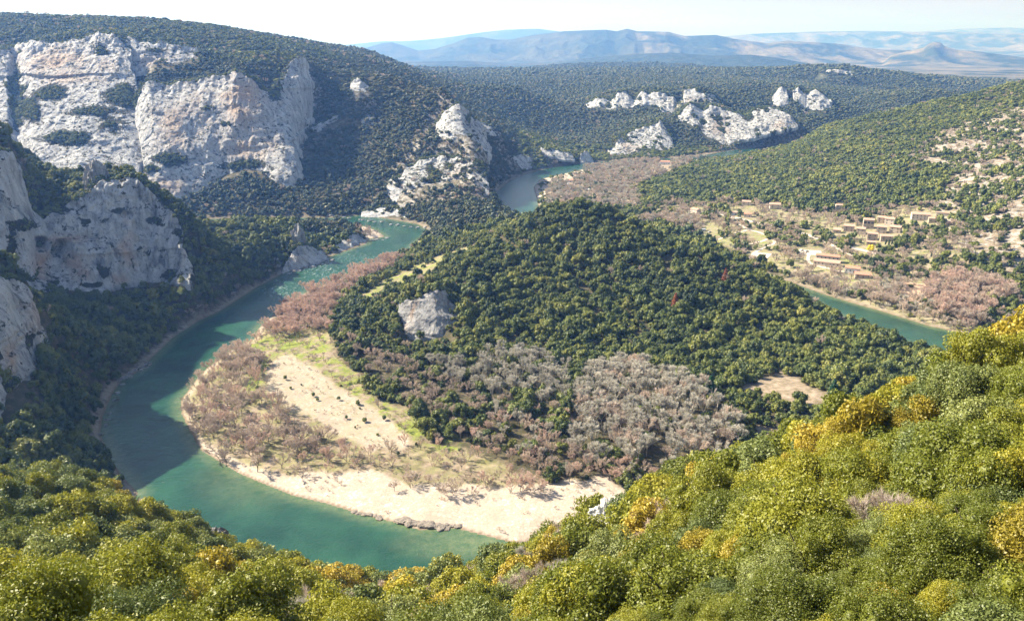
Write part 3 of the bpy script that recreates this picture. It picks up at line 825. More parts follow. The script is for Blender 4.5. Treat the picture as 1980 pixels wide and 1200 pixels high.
def vis_zones(x, y, z):
    u, v, t = project(x, y, z)
    inn = lambda p: in_poly(u, v, p)
    Z = {}
    n = 14 * fbm(x / 16, y / 16, octs=3, seed=91) * np.clip(700 / t, 0.2, 1)
    u2, v2 = u + n, v + n * 0.6
    inj = lambda p: in_poly(u2, v2 + 9 * fbm(x / 7, y / 7, octs=2, seed=93), p)
    Z['beach'] = inj(Z_BEACH) & (t < 600) & (z < 14) & (y > 295)
    Z['tongue'] = inj(Z_TONGUE) & (t < 620) & (z < 14)
    Z['bar'] = inj(Z_BAR) & (t < 640) & (z < 14) & (y > 295)
    g = np.zeros(u.shape, bool)
    for p in Z_GRASS:
        g |= inj(p)
    Z['grass'] = g & (z < 25)
    Z['meadow'] = inn(Z_MEADOW) & (t > 600) & (t < 900)
    Z['clearing'] = (inj(Z_CLEARING) | inj(Z_CLEAR2)) & (t > 400)
    Z['village'] = inn(Z_VILLAGE) & (t > 560) & (t < 1150)
    Z['camp'] = inn(Z_CAMP) & (t > 950) & (t < 1800)
    Z['campbeach'] = inn(Z_CAMPBEACH) & (t > 950) & (t < 1800)
    Z['scree'] = (inj(Z_SCREE) | inj(Z_SCREE2)) & (t > 500) & (t < 1500)
    Z['u'] = u; Z['v'] = v; Z['t'] = t
    return Z


# ------------------------------------------------------------------ the ground: one fan-shaped sheet from the viewpoint to the horizon
NA, NR = (700, 800) if QUICK else (1100, 1250)
AZ = np.linspace(-math.radians(52), math.radians(52), NA)
RR = np.exp(np.linspace(math.log(2.5), math.log(5200.0), NR))
GA, GR = np.meshgrid(AZ, RR)
GX, GY = GR * np.sin(GA), GR * np.cos(GA)
GSD = river_sd(GX, GY)
GZ = height(GX, GY, sd=GSD)
slope = np.hypot(np.gradient(GZ, axis=0) / np.gradient(GR, axis=0), np.gradient(GZ, axis=1) / (np.gradient(GA, axis=1) * GR))
ZN = vis_zones(GX, GY, GZ)
f = lambda k: ZN[k].astype(float)


def blur(a, n=1):
    for _ in range(n):
        a = (np.roll(a, 1, 0) + np.roll(a, -1, 0) + np.roll(a, 1, 1) + np.roll(a, -1, 1) + 2 * a) / 6
    return a


nearbank = (1 - smooth(2, 9, GSD)) * (GSD > -3)
A_stone = np.clip(blur(np.maximum.reduce([f('beach') * 1.0, f('tongue') * 0.62, f('campbeach') * 1.0, f('village') * .32, f('camp') * .35, in_poly(GX, GY, spit_far) * 1.0, nearbank * 0.55 * (GZ < 4)]), 2), 0, 1)
A_open = np.clip(blur(np.maximum.reduce([f('bar') * .9, f('meadow') * .85, f('clearing'), f('village') * 0.8, f('camp') * 0.8, f('scree') * 0.7]), 2), 0, 1)
A_grass = np.clip(blur(np.maximum(f('grass') * 1.0, np.maximum(f('meadow') * 0.55, np.maximum(f('village') * 0.6, f('bar') * 0.35))), 2), 0, 1)
A_rock = np.clip(np.maximum(f('scree') * 0.95, smooth(0.75, 1.1, slope) * 0.5 * (GR > 1100)) + 0.35 * (ZN['t'] > 900) * smooth(0.3, 0.6, slope) + .7 * (in_poly(ZN['u'], ZN['v'], Z_SPUR) & (ZN['t'] > 950) & (ZN['t'] < 1300)), 0, 1)
A_wet = (1 - smooth(0.3, 1.6, GSD)) * 0.8
A_far = smooth(1200, 2200, GR)
gm = grid_mesh('ground', GX, GY, GZ, {'stone': A_stone, 'open': A_open, 'grass': A_grass, 'rock': A_rock, 'wet': A_wet, 'far': A_far})
ground = tag(link('ground', gm, M['ground']), kind='structure')

# ground sheet carries on to the mountains in a coarser mesh, its first rows tucked under the near sheet
NA2, NR2 = 900, 420
AZ2 = np.linspace(-math.radians(52), math.radians(52), NA2)
RR2 = np.exp(np.linspace(math.log(4900.0), math.log(32500.0), NR2))
FA, FR = np.meshgrid(AZ2, RR2)
FX, FY = FR * np.sin(FA), FR * np.cos(FA)
FZ = far_height(FX, FY)
wj = smooth(4900, 5300, FR)
FZ = FZ * wj + (height_base(FX, FY) - 3) * (1 - wj)
fm = grid_mesh('far_hills', FX, FY, FZ, {'field': smooth(0.0, 1.0, (FR > 7800) * 1.0 * (0.35 + 0.65 * (FX > 1500)) + (FZ < 25) * 0.9)})
tag(link('far_hills', fm, M['far']), kind='structure')


def ground_z(x, y):
    """height of the ground sheet itself, read off its grid"""
    x = np.asarray(x, float); y = np.asarray(y, float)
    r = np.hypot(x, y); a = np.arctan2(x, y)
    fi = np.clip((np.log(np.maximum(r, 2.6)) - math.log(2.5)) / (math.log(5200) - math.log(2.5)) * (NR - 1), 0, NR - 1.001)
    fj = np.clip((a - AZ[0]) / (AZ[-1] - AZ[0]) * (NA - 1), 0, NA - 1.001)
    i = fi.astype(int); j = fj.astype(int); di = fi - i; dj = fj - j
    return (GZ[i, j] * (1 - di) + GZ[i + 1, j] * di) * (1 - dj) + (GZ[i, j + 1] * (1 - di) + GZ[i + 1, j + 1] * di) * dj


ELV = (GZ - H) / GR
CMAX = np.maximum.accumulate(ELV, axis=0)


def seen(x, y, z, top, margin=0.004):
    """could anything standing here show over the ground in front of it"""
    r = np.hypot(x, y); a = np.arctan2(x, y)
    fi = np.clip((np.log(np.maximum(r * 0.975 - 3, 2.6)) - math.log(2.5)) / (math.log(5200) - math.log(2.5)) * (NR - 1), 0, NR - 1).astype(int)
    fj = np.clip((a - AZ[0]) / (AZ[-1] - AZ[0]) * (NA - 1), 0, NA - 1).astype(int)
    return (z + top - H) / r > CMAX[fi, fj] - margin


# ------------------------------------------------------------------ water
wu = np.arange(-480, 900, 4.0); wv = np.arange(240, 2300, 4.0)
WX, WY = np.meshgrid(wu, wv)
wsd = river_sd(WX, WY)
WU, WV, WT = project(WX, WY, 0 * WX)
shal = (1 - smooth(0, 9, -wsd)) * 0.8
shal = np.maximum(shal, 0.85 * np.clip(1 - np.hypot((WU - 930) / 190, (WV - 1050) / 45), 0, 1) ** 0.7)
shal = np.maximum(shal, 0.5 * np.clip(1 - np.hypot((WU - 480) / 130, (WV - 930) / 70), 0, 1))
rapid = np.maximum.reduce([np.exp(-((WU - 610) / 60) ** 2 - ((WV - 520) / 18) ** 2), np.exp(-((WU - 540) / 40) ** 2 - ((WV - 560) / 20) ** 2), 0.5 * np.exp(-((WU - 690) / 50) ** 2 - ((WV - 500) / 14) ** 2)])
keep = (wsd < 8)
q = keep[:-1, :-1] & keep[1:, :-1] & keep[:-1, 1:] & keep[1:, 1:]
idx = np.arange(WX.size).reshape(WX.shape)
fq = np.stack([idx[:-1, :-1], idx[:-1, 1:], idx[1:, 1:], idx[1:, :-1]], -1)[q]
used, inv = np.unique(fq, return_inverse=True)
co = np.stack([WX.ravel()[used], WY.ravel()[used], np.zeros(len(used))], -1)
wm = raw_mesh('river', co, inv.reshape(-1, 4), {'shallow': shal.ravel()[used], 'rapid': rapid.ravel()[used]})
tag(link('river', wm, M['water']), kind='structure')

# ------------------------------------------------------------------ cliffs: sheets of rock standing in front of the slope, folded back at every edge
BUSH_SPOTS = []      # scrub growing on the faces: x, y, z, radius


def cliff(name, cols, veg=(), warm=(), caves=(), amp=1.0, seed=1, mat='cliff', res=0.0011, vegd=0.5, label=None, cat=None, back=45, kind='structure', bushes=1.0):
    T = np.array([P(a[0], a[1], t=a[2]) for a in cols]); B = np.array([P(a[3], a[4], t=a[5]) for a in cols])
    tm = np.mean([a[2] for a in cols])
    back = back * .45
    s = np.concatenate([[0], np.cumsum(np.linalg.norm((T - np.roll(T, 1, 0))[1:] * .5 + (B - np.roll(B, 1, 0))[1:] * .5, axis=1))])
    st = tm * res
    n = max(8, int(s[-1] / st)); ss = np.linspace(0, s[-1], n)
    Ti = np.stack([np.interp(ss, s, T[:, k]) for k in range(3)], 1); Bi = np.stack([np.interp(ss, s, B[:, k]) for k in range(3)], 1)
    # soften the corners between measured columns
    def sm(a, m):
        for _ in range(m):
            a[1:-1] = (a[:-2] + 2 * a[1:-1] + a[2:]) / 4
        return a
    hh = np.mean(np.linalg.norm(Ti - Bi, axis=1))
    ks = 25 if hh > 85 or tm < 500 else 3
    Ti[:, :2] = sm(Ti[:, :2], ks); Bi[:, :2] = sm(Bi[:, :2], ks); Ti = sm(Ti, 3 if ks > 5 else 1)
    m = max(8, int(hh / st)); w = np.linspace(0, 1, m)[:, None, None]
    G = Bi[None] * (1 - w) + Ti[None] * w
    # outward direction: horizontal, towards the open side
    dT = np.gradient((Ti + Bi) / 2, axis=0); nx, ny = dT[:, 1], -dT[:, 0]
    l = np.hypot(nx, ny) + 1e-9; nx, ny = nx / l, ny / l
    flip = np.where(ny * np.mean((Ti + Bi)[:, 1]) > 0, -1, 1) if np.mean(ny) > 0 else 1
    nx, ny = sm(np.stack([nx * flip, ny * flip], 1), 30 if ks > 5 else 8).T
    u, v, t = project(G[..., 0], G[..., 1], G[..., 2])
    x, y, z = G[..., 0], G[..., 1], G[..., 2]
    S = hh / 140.0
    S = max(S, 0.10)
    a = 9 * S ** .8 * fbm(x / (60 * S), y / (60 * S), z / (110 * S), octs=3, seed=seed)
    a += 1.7 * S ** .7 * fbm(x / (13 * S ** .7), y / (13 * S ** .7), z / (110 * S), octs=4, seed=seed + 9, ridged=True)
    a += 0.7 * max(S, .35) ** .5 * fbm(x / 5, y / 5, z / 22, octs=3, seed=seed + 19, ridged=True)
    a += 1.3 * max(S, .25) ** .6 * np.round(2.2 * fbm(x / 15, y / 15, z / 70, octs=2, seed=seed + 25)) / 2.2
    gul = fbm(x / 38, y / 38, z / 300, octs=3, seed=seed + 33, ridged=True)
    a += (4.0 if tm > 1500 else 2.6) * min(1.0, hh / 45) * (gul - .3) * 1.4
    if ks < 5:
        a += 2.2 * fbm(x / 11, y / 11, z / 60, octs=3, seed=seed + 35, ridged=True)
    led = fbm(x / (90 * S), y / (90 * S), z / (14 * S ** .7), octs=3, seed=seed + 29)
    a += 2.2 * S ** .8 * smooth(-0.05, 0.15, led) - 1.1 * S
    for (cu, cv, ru, rv, dp) in caves:
        a -= dp * np.exp(-(((u - cu) / ru) ** 2 + ((v - cv) / rv) ** 2) ** 2)
    edge = np.minimum(np.minimum(np.arange(n), np.arange(n)[::-1])[None, :] / 6.0, 1) * np.ones((m, 1))
    a = a * amp
    # face leans back a little more towards its top
    X = x + nx[None] * a; Y = y + ny[None] * a; Z = z + 1.2 * S * fbm(x / 6, y / 6, octs=3, seed=seed + 40) * (w[..., 0] > 0.9)
    # ragged crest
    Z = Z + (w[..., 0] ** 6) * (5 if ks > 5 else 11) * S ** .6 * fbm(x / (16 * S ** .5), y / (16 * S ** .5), octs=4, seed=seed + 50)
    vg = 0.5 * fbm(x / 16, y / 16, z / 13, octs=4, seed=seed + 70) + 0.30 * smooth(0.95, 1.0, w[..., 0]) - 0.28
    if hh < 75 and tm > 900:
        vg = vg + .13
    if tm > 1500:
        vg = vg + .9 * smooth(.05, -.25, gul)
    n2 = 18 * fbm(x / 30, y / 30, z / 18, octs=3, seed=seed + 71)
    for (cu, cv, ru, rv, k) in veg:
        vg = np.maximum(vg, k * np.clip(1.25 - np.hypot((u + n2 - cu) / ru, (v + n2 * .4 - cv) / rv), 0, 1) - 0.0)
    wm_ = np.zeros_like(u)
    for (cu, cv, ru, rv, k) in warm:
        wm_ = np.maximum(wm_, k * np.exp(-((u + n2 - cu) / ru) ** 2 - ((v - cv) / rv) ** 2))
    # folds: foot sunk below ground, crest and ends turned back into the hill
    bx, by = -nx, -ny
    rows = [(X[0], Y[0], Z[0] - 10 * max(S, .3))]
    rows += [(X[i], Y[i], Z[i]) for i in range(m)]
    for k, (d, dz_) in enumerate(((back * .15, .3 * S), (back * .45, -2 * S), (back, -9 * S))):
        rows.append((X[-1] + bx * d, Y[-1] + by * d, Z[-1] + dz_))
    rows.append((X[-1] + bx * back, Y[-1] + by * back, Z[-1] - 40 * max(S, .2)))
    R = np.array(rows).transpose(0, 2, 1)
    pv = np.concatenate([vg[:1], vg, np.ones((4, n)) * .8]); pw = np.concatenate([wm_[:1], wm_, np.repeat(wm_[-1:], 4, 0)])
    L0 = R[:, :1] + np.array([bx[0], by[0], 0]) * back * .3; L1 = R[:, -1:] + np.array([bx[-1], by[-1], 0]) * back * .3
    for Q in (L0, L1):
        zb_ = Q[:, :, 2].min(); Q[:, :, 2] = zb_ + (Q[:, :, 2] - zb_) * .45
    R = np.concatenate([L0, R, L1], 1)
    pv = np.concatenate([pv[:, :1] * 0 + .8, pv, pv[:, -1:] * 0 + .8], 1); pw = np.concatenate([pw[:, :1], pw, pw[:, -1:]], 1)
    me = grid_mesh(name, R[..., 0], R[..., 1], R[..., 2], {'veg': np.clip(pv, -1, 1), 'warm': pw})
    o = link(name, me, M[mat])
    tag(o, label, cat, kind=kind if not label else None)
    if bushes > 0 and tm > 300:
        for _ in range(int(s[-1] * back / 9)):
            i_ = rng.integers(0, n); q_ = rng.uniform(.02, 1.0)
            BUSH_SPOTS.append((X[-1, i_] + bx[i_] * back * q_, Y[-1, i_] + by[i_] * back * q_, Z[-1, i_] - 1.0, rng.uniform(1.4, 3.0) * max(1, tm / 1300)))
    # bushes
    c_ = (vg > 0.42) & (w[..., 0] > 0.02)
    ii = np.argwhere(c_)
    if len(ii) and bushes > 0:
        dens = st * st / 11.0 * bushes * np.clip(tm / 900, .6, 2)
        ii = ii[rng.random(len(ii)) < dens * np.clip(1.0 / max(1e-3, 1.0), 0, 1)]
        for i, j in ii:
            BUSH_SPOTS.append((X[i, j], Y[i, j], Z[i, j] - 0.8, rng.uniform(0.8, 2.1) * min(1.6, max(.8, tm / 800))))
    return o


for a_, k_ in CLIFFS:
    cliff(*a_, **k_)

# ------------------------------------------------------------------ haze of the open valley air
import bmesh
HB = 34500.0
bm = bmesh.new()
bmesh.ops.create_cube(bm, size=1.0)
for vv in bm.verts:
    vv.co = Vector((vv.co.x * 2 * HB, (vv.co.y + 0.5) * HB - 900 if vv.co.y > 0 else -900, -6 if vv.co.z < 0 else 1100))
hm = bpy.data.meshes.new('haze'); bm.to_mesh(hm); bm.free()
hz = bpy.data.materials.new('haze_air'); hz.use_nodes = True
nt = hz.node_tree; nt.nodes.clear()
ho = nt.nodes.new('ShaderNodeOutputMaterial'); hv = nt.nodes.new('ShaderNodeVolumePrincipled')
hv.inputs['Color'].default_value = (0.17, 0.39, 1.0, 1)
hv.inputs['Absorption Color'].default_value = (.90, .93, 1, 1)
hv.inputs['Density'].default_value = 1.0e-4
hv.inputs['Anisotropy'].default_value = 0.3
nt.links.new(hv.outputs[0], ho.inputs['Volume'])
tag(link('haze', hm, hz), kind='stuff')
# ------------------------------------------------------------------ tree makers (unit crowns, shared by every copy)
def leaf_quads(c, nrm, size, aspect=0.62):
    n = len(c)
    r = rng.normal(size=(n, 3))
    a = np.cross(nrm, r); a /= np.linalg.norm(a, axis=1)[:, None] + 1e-9
    b = np.cross(nrm, a)
    s = (size * rng.uniform(0.7, 1.3, n))[:, None]
    a = a * s * .5; b = b * s * .5 * aspect
    v = np.stack([c - a - b * .4, c - b, c + a * 1.0, c + b], 1).reshape(-1, 3)
    return v, np.arange(4 * n).reshape(n, 4)


def crown_mesh(name, seed, nl, leaves, size, squash=0.85, core=True, rough=0.75, lump=(0.30, 0.48), mat=None, spread=0.72, coref=0.80):
    g = np.random.default_rng(seed)
    th = g.uniform(0, 2 * math.pi, nl); ph = np.arccos(g.uniform(-0.35, 1.0, nl))
    rad = spread * g.uniform(0.75, 1.12, nl)
    lc = np.stack([np.cos(th) * np.sin(ph) * rad, np.sin(th) * np.sin(ph) * rad, np.cos(ph) * rad * squash], 1)
    lc = np.concatenate([lc, g.uniform(-.2, .2, (max(1, nl // 6), 3)) + np.array([0, 0, .25])])
    lr = g.uniform(*lump, len(lc))
    wgt = lr ** 2; pick = g.choice(len(lc), leaves, p=wgt / wgt.sum())
    d = g.normal(size=(leaves, 3)); d[:, 2] += 0.25; d /= np.linalg.norm(d, axis=1)[:, None]
    rr = lr[pick] * g.uniform(0.55, 1.08, leaves) ** .7
    c_ = lc[pick] + d * rr[:, None]
    nr = d + g.normal(size=d.shape) * rough; nr[:, 2] += .2; nr /= np.linalg.norm(nr, axis=1)[:, None]
    v, f_ = leaf_quads(c_, nr, size)
    if core:
        k = 0
        for q_ in range(len(lc)):
            # a faceted heart inside each spray so the light does not fall straight through
            t = (1 + 5 ** .5) / 2
            iv = np.array([(-1, t, 0), (1, t, 0), (-1, -t, 0), (1, -t, 0), (0, -1, t), (0, 1, t), (0, -1, -t), (0, 1, -t), (t, 0, -1), (t, 0, 1), (-t, 0, -1), (-t, 0, 1)]) / 1.9
            fi = np.array([(0, 11, 5), (0, 5, 1), (0, 1, 7), (0, 7, 10), (0, 10, 11), (1, 5, 9), (5, 11, 4), (11, 10, 2), (10, 7, 6), (7, 1, 8), (3, 9, 4), (3, 4, 2), (3, 2, 6), (3, 6, 8), (3, 8, 9), (4, 9, 5), (2, 4, 11), (6, 2, 10), (8, 6, 7), (9, 8, 1)])
            cv = iv * lr[q_] * coref * g.uniform(.8, 1.15, (12, 1)) + lc[q_]
            f_ = np.concatenate([f_, np.concatenate([fi, fi[:, :1]], 1)[:, :4] + len(v)])
            v = np.concatenate([v, cv])
    v = v + np.array([0, 0, 0.75])
    quads = f_[f_[:, 0] != f_[:, 3]]; tris = f_[f_[:, 0] == f_[:, 3]][:, :3]
    me = bpy.data.meshes.new(name)
    me.vertices.add(len(v)); me.vertices.foreach_set('co', v.astype(np.float32).ravel())
    li = np.concatenate([quads.ravel(), tris.ravel()]).astype(np.int32)
    me.loops.add(len(li)); me.loops.foreach_set('vertex_index', li)
    ls = np.concatenate([np.arange(len(quads)) * 4, len(quads) * 4 + np.arange(len(tris)) * 3]).astype(np.int32)
    me.polygons.add(len(ls)); me.polygons.foreach_set('loop_start', ls)
    me.polygons.foreach_set('loop_total', np.concatenate([np.full(len(quads), 4), np.full(len(tris), 3)]).astype(np.int32))
    me.update(calc_edges=True)
    if mat: me.materials.append(M[mat])
    return me


def tube_mesh(name, segs, sides=5, mat=None):
    """segs: list of (p0, p1, r0, r1)"""
    V = []; Fq = []
    for p0, p1, r0, r1 in segs:
        p0 = np.array(p0, float); p1 = np.array(p1, float)
        d = p1 - p0; d /= np.linalg.norm(d) + 1e-9
        a = np.cross(d, [0.3, 0.9, 0.2]); a /= np.linalg.norm(a) + 1e-9; b = np.cross(d, a)
        k = len(V)
        for p, r in ((p0, r0), (p1, r1)):
            for s in range(sides):
                an = 2 * math.pi * s / sides
                V.append(p + (a * math.cos(an) + b * math.sin(an)) * r)
        for s in range(sides):
            Fq.append((k + s, k + (s + 1) % sides, k + sides + (s + 1) % sides, k + sides + s))
    me = raw_mesh(name, np.array(V), np.array(Fq))
    if mat: me.materials.append(M[mat])
    return me


def oak_trunk(seed):
    g = np.random.default_rng(seed)
    segs = [((0, 0, -0.6), (0.03, 0.02, 0.35), 0.085, 0.065)]
    for k in range(5):
        a = k * 1.26 + g.uniform(-.4, .4)
        p1 = (0.45 * math.cos(a), 0.45 * math.sin(a), 0.8 + g.uniform(-.1, .25))
        segs.append(((0.03, 0.02, 0.3), p1, 0.045, 0.02))
        segs.append((p1, (p1[0] * 1.5, p1[1] * 1.5, p1[2] + .3), 0.02, 0.008))
    return tube_mesh('trunk', segs, mat='bark')


def bare_tree(seed, twigs=900, wtw=0.010, bark='bark', spread=0.42, lean=0.0, mat='twig', stems=1, low=0.22):
    """returns (trunk mesh, branch mesh) of a leafless tree one unit tall"""
    g = np.random.default_rng(seed)
    segs = []; tips = []
    for s_ in range(stems):
        a0 = g.uniform(0, 6.28); off = 0.0 if stems == 1 else 0.04
        base = np.array([off * math.cos(a0), off * math.sin(a0), -0.05]); d = np.array([lean + (0.35 * math.cos(a0) if stems > 1 else g.normal() * .06), (0.35 * math.sin(a0) if stems > 1 else g.normal() * .06), 1.0])
        p = base; r = 0.022 / (stems ** .4)
        L = low + g.uniform(0, .06)
        q = p + d / np.linalg.norm(d) * L
        segs.append((p, q, r, r * .8))
        front = [(q, d / np.linalg.norm(d), r * .75, 0.26)]
        for lev in range(4):
            nf = []
            for (p, d, r, ln) in front:
                nb = (3 if lev < 2 else 2) if stems == 1 else 2
                for b in range(nb + (1 if lev == 0 and stems == 1 else 0)):
                    dd = d + g.normal(size=3) * np.array([spread, spread, spread * .45]) * (1.0 if lev else 1.2); dd[2] += 0.18; dd /= np.linalg.norm(dd)
                    q = p + dd * ln * g.uniform(.75, 1.15)
                    segs.append((p, q, r, r * .6))
                    if lev >= 1: tips.append((p, q, dd))
                    nf.append((q, dd, r * .6, ln * .70))
            front = nf
    mx = max(s[1][2] for s in segs)
    k = 0.93 / mx
    segs = [(a * k, b * k, r0, r1) for a, b, r0, r1 in segs]
    big = [s for s in segs if s[2] > 0.0055]
    tr = tube_mesh('trunk', big, 5, bark)
    # fine twigs as slim two-sided blades
    n = twigs
    ti = g.integers(0, len(tips), n); w = g.uniform(0, 1, n)[:, None]
    P0 = np.array([tips[i][0] * k for i in ti]); P1 = np.array([tips[i][1] * k for i in ti]); D = np.array([tips[i][2] for i in ti])
    s0 = P0 * (1 - w) + P1 * w
    dd = D + g.normal(size=(n, 3)) * .55; dd[:, 2] += .15; dd /= np.linalg.norm(dd, axis=1)[:, None]
    ln = g.uniform(.05, .13, n)[:, None]
    side = np.cross(dd, g.normal(size=(n, 3))); side /= np.linalg.norm(side, axis=1)[:, None]
    wv = wtw * g.uniform(.6, 1.3, n)[:, None]
    v = np.stack([s0 - side * wv * .5, s0 + side * wv * .5, s0 + dd * ln + side * wv * .2, s0 + dd * ln - side * wv * .2], 1).reshape(-1, 3)
    q = np.arange(4 * n).reshape(n, 4)
    br = raw_mesh('branches', v, q, smooth_shade=False)
    br.materials.append(M[mat])
    return tr, br


NEAR0 = [crown_mesh('crown', 100 + i, 34, 22000, 0.048, rough=.7, coref=.5, mat='oak_near', lump=(.22, .36)) for i in range(4)]
NEARX = [crown_mesh('crown', 250 + i, 44, 42000, 0.031, rough=.75, coref=.45, mat=('oak_near', 'oak_near', 'oak_near', 'grey_leaf')[i], lump=(.19, .32)) for i in range(4)]
GOLD0 = [crown_mesh('crown', 120 + i, 30, 19000, 0.050, rough=.8, coref=.5, mat='box_gold', lump=(.22, .38)) for i in range(2)]
GREY0 = [crown_mesh('crown', 130 + i, 30, 19000, 0.047, rough=.7, coref=.5, mat='grey_leaf', lump=(.22, .36)) for i in range(2)]
MID = [crown_mesh('crown', 140 + i, 20, 5500, 0.095, coref=.5, mat='oak_near', lump=(.24, .40)) for i in range(4)]
MIDG = [crown_mesh('crown', 150 + i, 20, 5500, 0.095, coref=.5, mat='box_gold', lump=(.24, .40)) for i in range(1)]
MIDY = [crown_mesh('crown', 154 + i, 20, 5500, 0.095, coref=.5, mat='grey_leaf', lump=(.24, .40)) for i in range(2)]
OAKM = [crown_mesh('crown', 160 + i, 15, 900, 0.20, mat='oak', rough=.45, lump=(.24, .42)) for i in range(6)]
OAKF = [crown_mesh('crown', 170 + i, 7, 60, 0.45, mat='oak', lump=(.36, .55), spread=.6) for i in range(5)]
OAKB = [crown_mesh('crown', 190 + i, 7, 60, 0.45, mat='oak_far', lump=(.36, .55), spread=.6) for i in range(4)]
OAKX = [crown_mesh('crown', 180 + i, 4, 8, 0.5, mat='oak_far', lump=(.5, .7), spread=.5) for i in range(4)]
TRUNKS = [oak_trunk(i) for i in range(3)]
BARE_P = [bare_tree(200 + i, 1800, .0085) for i in range(4)]
BARE_R = [bare_tree(210 + i, 2100, .0090, mat='twig_red', stems=3, spread=.40, low=.12) for i in range(3)]
BARE_G = [bare_tree(220 + i, 1700, .0080, bark='bark_pale', mat='twig_grey', spread=.30, low=.35) for i in range(3)]
BARE_N = [bare_tree(240 + i, 8500, .0032, bark='bark_pale', mat=('twig', 'twig_grey', 'twig')[i], stems=(3, 1, 4)[i], spread=.42, low=.12) for i in range(3)]
BARE_S = [bare_tree(230 + i, 2000, .012, stems=4, spread=.5, low=.08) for i in range(2)]


# ------------------------------------------------------------------ where things grow
def candidates(x0, x1, y0, y1, sp):
    gx = np.arange(x0, x1, sp); gy = np.arange(y0, y1, sp * .87)
    X, Y = np.meshgrid(gx, gy)
    X = X + (np.arange(len(gy)) % 2)[:, None] * sp * .5
    X = (X + rng.uniform(-.5, .5, X.shape) * sp).ravel(); Y = (Y + rng.uniform(-.5, .5, Y.shape) * sp).ravel()
    return X, Y


HOUSE_PIX = [(1600, 509, 32), (1648, 526, 18), (1668, 536, 18), (1678, 441, 14), (1641, 446, 15), (1618, 450, 11), (1664, 452, 12), (1704, 430, 12), (1720, 434, 13), (1704, 450, 13), (1731, 449, 14), (1686, 463, 13), (1713, 465, 14),
             (1684, 473, 11), (1779, 424, 22), (1803, 430, 11), (1832, 435, 8), (1822, 418, 15), (1498, 403, 15), (1443, 397, 13), (1345, 412, 12), (1446, 419, 11), (1419, 415, 10), (1622, 403, 9), (1286, 318, 12), (1104, 352, 7),
             (1486, 494, 22), (1450, 492, 16), (1565, 487, 24), (1765, 566, 22), (1683, 482, 10), (1372, 450, 16), (1400, 470, 16), (1460, 455, 22), (1660, 484, 12), (1560, 453, 14)]


def band(t0, t1, sp, top=8, mu=160):
    """candidate spots at depths t0..t1 that the viewpoint can see"""
    y0, y1 = (t0 - 160) / CP, (t1 + 20) / CP
    hw = t1 * (.72 if t1 > 262 else 1.2)
    X, Y = candidates(-hw, hw, max(4, y0), y1, sp * .78)
    k = (np.abs(X) < (Y * CP + 70) * (.70 if t1 > 262 else 1.25) + 10)
    X, Y = X[k], Y[k]
    Z = ground_z(X, Y)
    u, v, t = project(X, Y, Z)
    k = (t >= t0) & (t < t1) & (u > -mu) & (u < 1980 + mu) & (v < 1200 + 140 + 9000 / t) & (np.hypot(X, Y) > 6) & (np.hypot(X, Y) < 5000)
    X, Y, Z = X[k], Y[k], Z[k]
    gs = np.hypot(ground_z(X + 4, Y) - Z, ground_z(X, Y + 4) - Z) / 4
    k = seen(X, Y, Z, top) & (rng.random(len(X)) < .61 * np.sqrt(1 + gs * gs) * np.where(gs > .55, 1.25, 1.0))
    X, Y, Z = X[k], Y[k], Z[k]
    sd = river_sd(X, Y)
    k = (sd > 3.0) & ~((Y > 205) & (X > -150) & (X < 200) & (Y < 330) & (sd < 34) & (Y < 250 + np.abs(X + 30) * .35))
    X, Y, Z, sd = X[k], Y[k], Z[k], sd[k]
    zn = vis_zones(X, Y, Z)
    U, V = zn['u'], zn['v']
    k = np.ones(len(X), bool)
    for hu, hv, hw_ in HOUSE_PIX:
        k &= ~((np.abs(U - hu) < hw_) & (V > hv - 9) & (V < hv + 13) & (zn['t'] > 560))
    thin = rng.random(len(X)) < .8
    k &= ~((U > 772) & (U < 880) & (V > 596) & (V < 672) & (zn['t'] > 540) & (zn['t'] < 640) & thin)
    k &= ~((U > 1138) & (U < 1212) & (V > 1000) & (V < 1110) & (zn['t'] > 120) & (zn['t'] < 176))
    # keep the rock faces clear of crowns standing right in front of them
    hp = 5.5 / zn['t'] * F
    for a_, k_ in CLIFFS:
        po = [(q[0], q[1]) for q in a_[1]] + [(q[3], q[4]) for q in a_[1]][::-1]
        tt0 = min(q[5] for q in a_[1]); tt1 = max(q[5] for q in a_[1])
        k &= ~(in_poly(U, V - hp, po) & (zn['t'] > tt0 - 50) & (zn['t'] < tt1 + 4) & (rng.random(len(X)) < .85))
    return X[k], Y[k], Z[k], sd[k], {a: b[k] for a, b in zn.items()}


Z_RED = [(500, 600), (540, 560), (600, 535), (680, 500), (760, 470), (790, 480), (760, 520), (720, 540), (680, 560), (650, 590), (640, 640), (600, 640), (560, 655), (520, 655)]
Z_BANKT = [(350, 760), (380, 700), (440, 650), (500, 660), (510, 700), (500, 760), (560, 810), (640, 860), (700, 890), (700, 915), (600, 920), (520, 905), (430, 880), (370, 830)]
Z_GROVE = [(1105, 760), (1150, 720), (1240, 715), (1330, 745), (1400, 790), (1435, 850), (1420, 900), (1340, 905), (1250, 915), (1180, 900), (1100, 880)]
Z_GROVE2 = [(830, 705), (940, 690), (1040, 695), (1100, 720), (1100, 770), (1040, 790), (950, 770), (870, 750)]
Z_WOODEDGE = [(880, 860), (960, 800), (1080, 790), (1120, 870), (1250, 890), (1420, 880), (1440, 930), (1300, 945), (1100, 935), (1000, 930), (900, 900)]
Z_BARRE = [(700, 870), (880, 850), (1060, 900), (1060, 950), (950, 955), (760, 950)]
Z_SHRUBBAR = [(640, 640), (720, 740), (820, 800), (900, 860), (1000, 800), (950, 740), (830, 720), (740, 690), (680, 650)]
